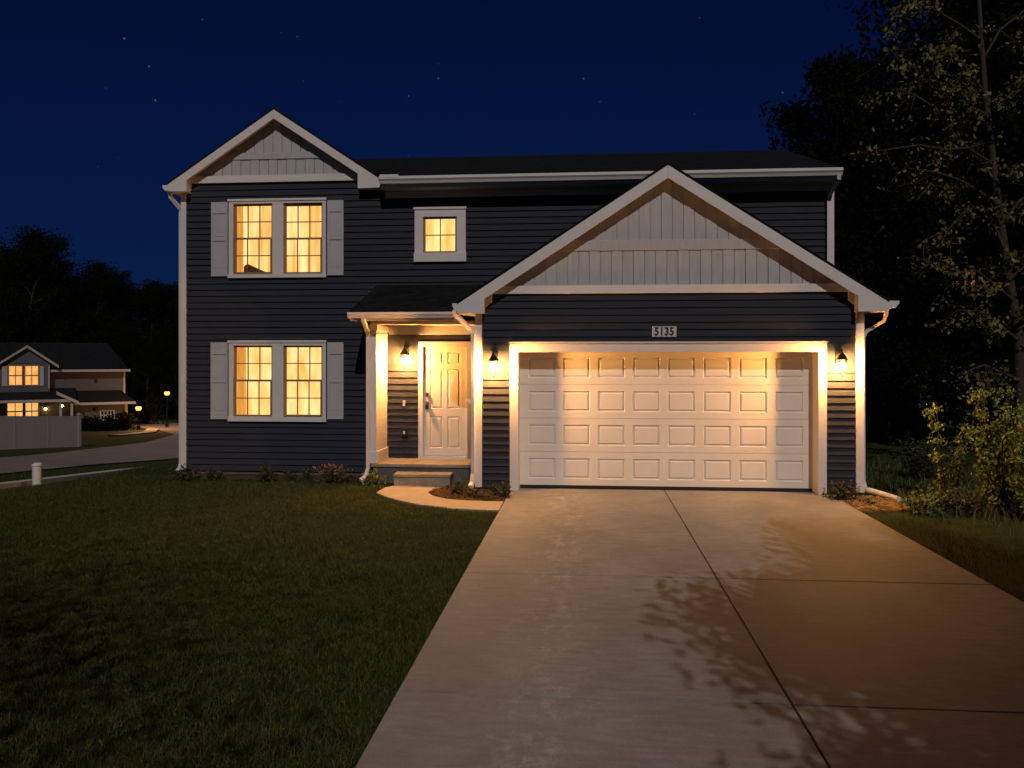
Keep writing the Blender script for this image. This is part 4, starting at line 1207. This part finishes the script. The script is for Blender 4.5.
for (a, b) in ((17, 27.5), (30.5, 41)):
    fwin(a, b, 366, 384, -.9, M['farwin'])
for (a, b) in ((15.5, 28), (30.5, 41)): fwin(a, b, 402, 418, -.55, M['farwin'])
FP.add(fbox(11, 15.5, 366, 385, -.96, -.91), "shutter", M['fartrim']); FP.add(fbox(42.5, 46, 366, 385, -.96, -.91), "shutter", M['fartrim'])
fwin(96, 101, 411, 419, -2, M['darkpane']); fwin(102, 107, 411, 419, -2, M['darkpane'])
FP.add(MB().lathe([(0, -.05), (.12, -.04), (.14, .2), (0, .25)], (U(91), -2.1, Vv(410)), 8), "wall_lamp_unlit", M['metal'])
FP.add(MB().lathe([(0, -.05), (.09, -.04), (.12, .15), (.08, .24), (0, .26)], (U(92), -.06, Vv(382)), 8), "vent_cap", M['metal'])
for (a, c, y) in ((47.5, 408, -.75), (62, 405, -1.6)):
    w = FP.add(MB().lathe([(0, .09), (.13, .10), (.06, .2), (0, .24)], (U(a), y, Vv(c)), 8), "porch_lamp", M['metal'])
    FP.add(MB().lathe([(0, -.1), (.08, -.05), (.09, .03), (0, .088)], (U(a), y, Vv(c)), 8), "bulb", M['farbulb'], w)

# pale vinyl fence
f0 = Vector((*AT(-60, 34.5), 0)); f1 = Vector((*AT(79, 40), 0))
fen = thing("fence", "long pale solid vinyl fence across the road before the distant house", "fence", (f1.x, f1.y, float(TZ(f1.x, f1.y))))
FO = (f1.x, f1.y, float(TZ(f1.x, f1.y))); FN = Part(fen, FO)
npan = 4; ftop = H-(416.5-358)*40/F_PX
d = (f1-f0)/npan; un = d.normalized(); nn = Vector((-un.y, un.x, 0))
for k in range(npan+1):
    p = f0+d*k; zt = H-(416-358)*(34.5+(40-34.5)*k/npan)/F_PX; zg = float(TZ(p.x, p.y))
    pm = MB()
    hp = .07 if k in (0, npan) else .035
    q = [p+un*a+nn*b for a, b in ((-hp, -hp), (hp, -hp), (hp, hp), (-hp, hp))]
    pm.prism([(v.x, v.y) for v in q], zg-.2, zt+(.06 if k in (0, npan) else .0), 'z')
    if k in (0, npan):
        i = len(pm.v); q2 = [p+un*a+nn*b for a, b in ((-.095, -.095), (.095, -.095), (.095, .095), (-.095, .095))]
        for v in q2: pm.v.append((v.x, v.y, zt+.062))
        pm.v.append((p.x, p.y, zt+.16))
        for a_ in range(4): pm.f.append((i+a_, i+(a_+1) % 4, i+4))
        pm.f.append((i+3, i+2, i+1, i))
    FN.add(pm, "post", M['farfence'])
    if k < npan:
        p2 = f0+d*(k+1); zt2 = H-(416-358)*(34.5+(40-34.5)*(k+1)/npan)/F_PX; zg2 = float(TZ(p2.x, p2.y))
        pm = MB(); ns = 9
        for j in range(ns):
            a = p+d*((j+.006)/ns); b = p+d*((j+.994)/ns); fa, fb_ = j/ns, (j+1)/ns
            za, zb = zg+(zg2-zg)*fa, zg+(zg2-zg)*fb_; ta, tb_ = zt+(zt2-zt)*fa, zt+(zt2-zt)*fb_
            o = nn*.02
            A = [(a-o), (b-o), (b+o), (a+o)]; zz0 = [za, zb, zb, za]; zz1 = [ta, tb_, tb_, ta]
            i = len(pm.v)
            pm.v += [(A[q].x, A[q].y, zz0[q]-.02) for q in range(4)]+[(A[q].x, A[q].y, zz1[q]) for q in range(4)]
            for q in ((4,5,6,7),(0,1,5,4),(1,2,6,5),(2,3,7,6),(3,0,4,7)): pm.f.append(tuple(i+v for v in q))
        FN.add(pm, "panel", M['farfence'])

# street lamps
def street_lamp(label, px, t, top_py, group):
    x, y, z = place(px, t); zt = H-(top_py-358)*t/F_PX; h = zt-z
    o = thing("street_lamp", label, "street lamp", (x, y, z), 0, group); P = Part(o, (0, 0, 0))
    P.add(MB().lathe([(.14, -.1), (.14, .35), (.07, .45), (.05, .6), (.045, h-.2), (.08, h-.19), (.08, h-.15)], (0, 0, 0), 10), "pole", M['metal'])
    P.add(MB().lathe([(.0, -.22), (.16, -.18), (.24, -.02), (.18, .12), (0, .18)], (0, 0, h), 12), "globe", M['streetbulb'], smooth=True)
    pl = bpy.data.lights.new("street_light", 'POINT'); pl.energy = 1500; pl.color = (1.0, .45, .13); pl.shadow_soft_size = .12
    po = bpy.data.objects.new("street_light", pl); COL.objects.link(po); po.parent = o; po.location = (0, 0, h)
    P.add(MB().lathe([(.16, .10), (.17, .12), (.05, .22), (0, .27)], (0, 0, h), 12), "cap", M['metal'])
street_lamp("taller lit street lamp close to the navy house corner", 167, 74, 393, "lit street lamps down the road")
street_lamp("lower lit street lamp beside the distant house", 138.5, 68, 408, "lit street lamps down the road")
# bollard
bx, by, bz = place(37, 16.4)
b = MB().lathe([(.085, -.15), (.085, .40), (.095, .405), (.095, .43), (.06, .46), (0, .47)], (0, 0, 0), 16)
bo = b.build("bollard", M['sign'], None, (0, 0, 0)); bo.location = (bx, by, bz)
tag(bo, "short white bollard post beside the roadside path", "bollard")
# dark hedges by the far house
for k, (px, t, h, w, lab) in enumerate(((85, 66, .9, 1.6, "dark rounded bush against the distant house beside the fence end"), (99, 65, .8, .9, "small dark bush under the unlit window of the distant house"),
                                        (111, 66, .8, 1.8, "wide dark bush at the corner of the distant house"), (126, 67, 1.2, 1.8, "dark bush between the distant house and the lower street lamp"), (152, 80, 2.2, 3.4, "dark bush between the two street lamps"))):
    x, y, z = place(px, t)
    shrub("bush", lab, x, y, h, w, 8, 700, .22, 60+k, M['leaf_dark'], .3)

# ------------------------------------------------------------------ unseen trees that shade the foreground and the woods
LAZ, LEL = R(-10), R(39)          # light azimuth (from straight behind, turned to the left if > 0) and elevation
def shade_tree(label, x, y, h, cr, cb, n, leaf, seed, nl=26, sig=.3):
    return make_tree("tree", label, "tree", (x, y, 0), h, cr, cb, n, leaf, seed, M['leaf_oak'], M['bark'], None, nl, sig=sig)
shade_tree("broad leafy tree beside the driveway behind the viewer", 5.75, -14.6, 8.8, 3.1, .60, 34000, .10, 71, 18, .24)
shade_tree("second leafy tree farther down the driveway behind the viewer", 5.7, -17.6, 8.9, 3.4, .56, 60000, .10, 73, 26, .25)
make_tree("tree", "unseen thin-crowned tree added behind the viewer to darken the near lawn", "tree", (-3.2, -23.0, 0), 12.0, 4.4, .52, 32000, .085, 72, M['leaf_oak'], M['bark'], None, 34, sig=.5)  # added out of view to throw broken shade over the near lawn
for (x, y, rz, sc, lab) in ((15.5, -5, 2.6, 1.1, "unseen dark tree at the wood edge across from the driveway, blocking moonlight"),
                            (19, -3, 4.6, 1.2, "unseen dark tree deep in the wood across from the driveway, blocking moonlight"), (14.5, 1.5, 5.5, 1.05, "unseen dark tree in the wood past the slender lit tree, blocking moonlight"), (15, 6.5, .4, 1.1, "unseen dark tree deep in the wood past the slender lit tree, blocking moonlight")):
    dup(protoB, (x, y, 0), rz, lab, None, sc)  # out-of-view wood trees, placed to keep moonlight off the visible woods

# ------------------------------------------------------------------ light and sky
sun = bpy.data.lights.new("moon", 'SUN'); sun.energy = 1.42; sun.angle = R(.32); sun.color = (1.0, .91, .83)
so = bpy.data.objects.new("moon", sun); COL.objects.link(so)
dvec = Vector((math.sin(LAZ)*math.cos(LEL), math.cos(LAZ)*math.cos(LEL), -math.sin(LEL)))   # direction the light travels
so.rotation_euler = dvec.to_track_quat('-Z', 'Y').to_euler()
w = bpy.data.worlds.new("World"); scene.world = w; w.use_nodes = True
nt = w.node_tree; nt.nodes.clear(); L = nt.links.new
out = nt.nodes.new("ShaderNodeOutputWorld"); bg = nt.nodes.new("ShaderNodeBackground")
sky = nt.nodes.new("ShaderNodeTexSky"); sky.sky_type = 'NISHITA'; sky.sun_disc = False
sky.sun_elevation = LEL; sky.sun_rotation = math.pi+LAZ
mul = node(nt, "ShaderNodeMix", data_type='RGBA', blend_type='MULTIPLY'); mul.inputs[0].default_value = 1
mul.inputs[7].default_value = (.06, .235, .95, 1)
L(sky.outputs[0], mul.inputs[6])
# stars
tc = node(nt, "ShaderNodeTexCoord")
vo = node(nt, "ShaderNodeTexVoronoi", Scale=55.0); L(tc.outputs["Generated"], vo.inputs["Vector"])
lt = node(nt, "ShaderNodeMapRange"); lt.inputs[1].default_value = .02; lt.inputs[2].default_value = .075; lt.inputs[3].default_value = 1; lt.inputs[4].default_value = 0
L(vo.outputs["Distance"], lt.inputs[0])
sp = node(nt, "ShaderNodeSeparateColor"); L(vo.outputs["Color"], sp.inputs[0])
gt = node(nt, "ShaderNodeMapRange"); gt.inputs[1].default_value = .55; gt.inputs[2].default_value = 1.0; gt.inputs[3].default_value = 0; gt.inputs[4].default_value = 1
L(sp.outputs[0], gt.inputs[0])
pw = node(nt, "ShaderNodeMath", operation='POWER'); pw.inputs[1].default_value = 2.5; L(gt.outputs[0], pw.inputs[0])
m1_ = node(nt, "ShaderNodeMath", operation='MULTIPLY'); L(lt.outputs[0], m1_.inputs[0]); L(pw.outputs[0], m1_.inputs[1])
m2_ = node(nt, "ShaderNodeMath", operation='MULTIPLY'); L(m1_.outputs[0], m2_.inputs[0]); m2_.inputs[1].default_value = 16.0
ad = node(nt, "ShaderNodeMix", data_type='RGBA', blend_type='ADD'); ad.inputs[0].default_value = 1
L(mul.outputs[2], ad.inputs[6]); L(m2_.outputs[0], ad.inputs[7])
L(ad.outputs[2], bg.inputs[0]); bg.inputs[1].default_value = .0082
L(bg.outputs[0], out.inputs[0])

scene.view_settings.view_transform = 'Standard'
scene.view_settings.look = 'None'
scene.view_settings.exposure = 0; scene.view_settings.gamma = 1
scene.cycles.use_denoising = True
scene.cycles.max_bounces = 6
scene.cycles.transparent_max_bounces = 12
scene.cycles.sample_clamp_indirect = 3.0
scene.cycles.caustics_reflective = False; scene.cycles.caustics_refractive = False
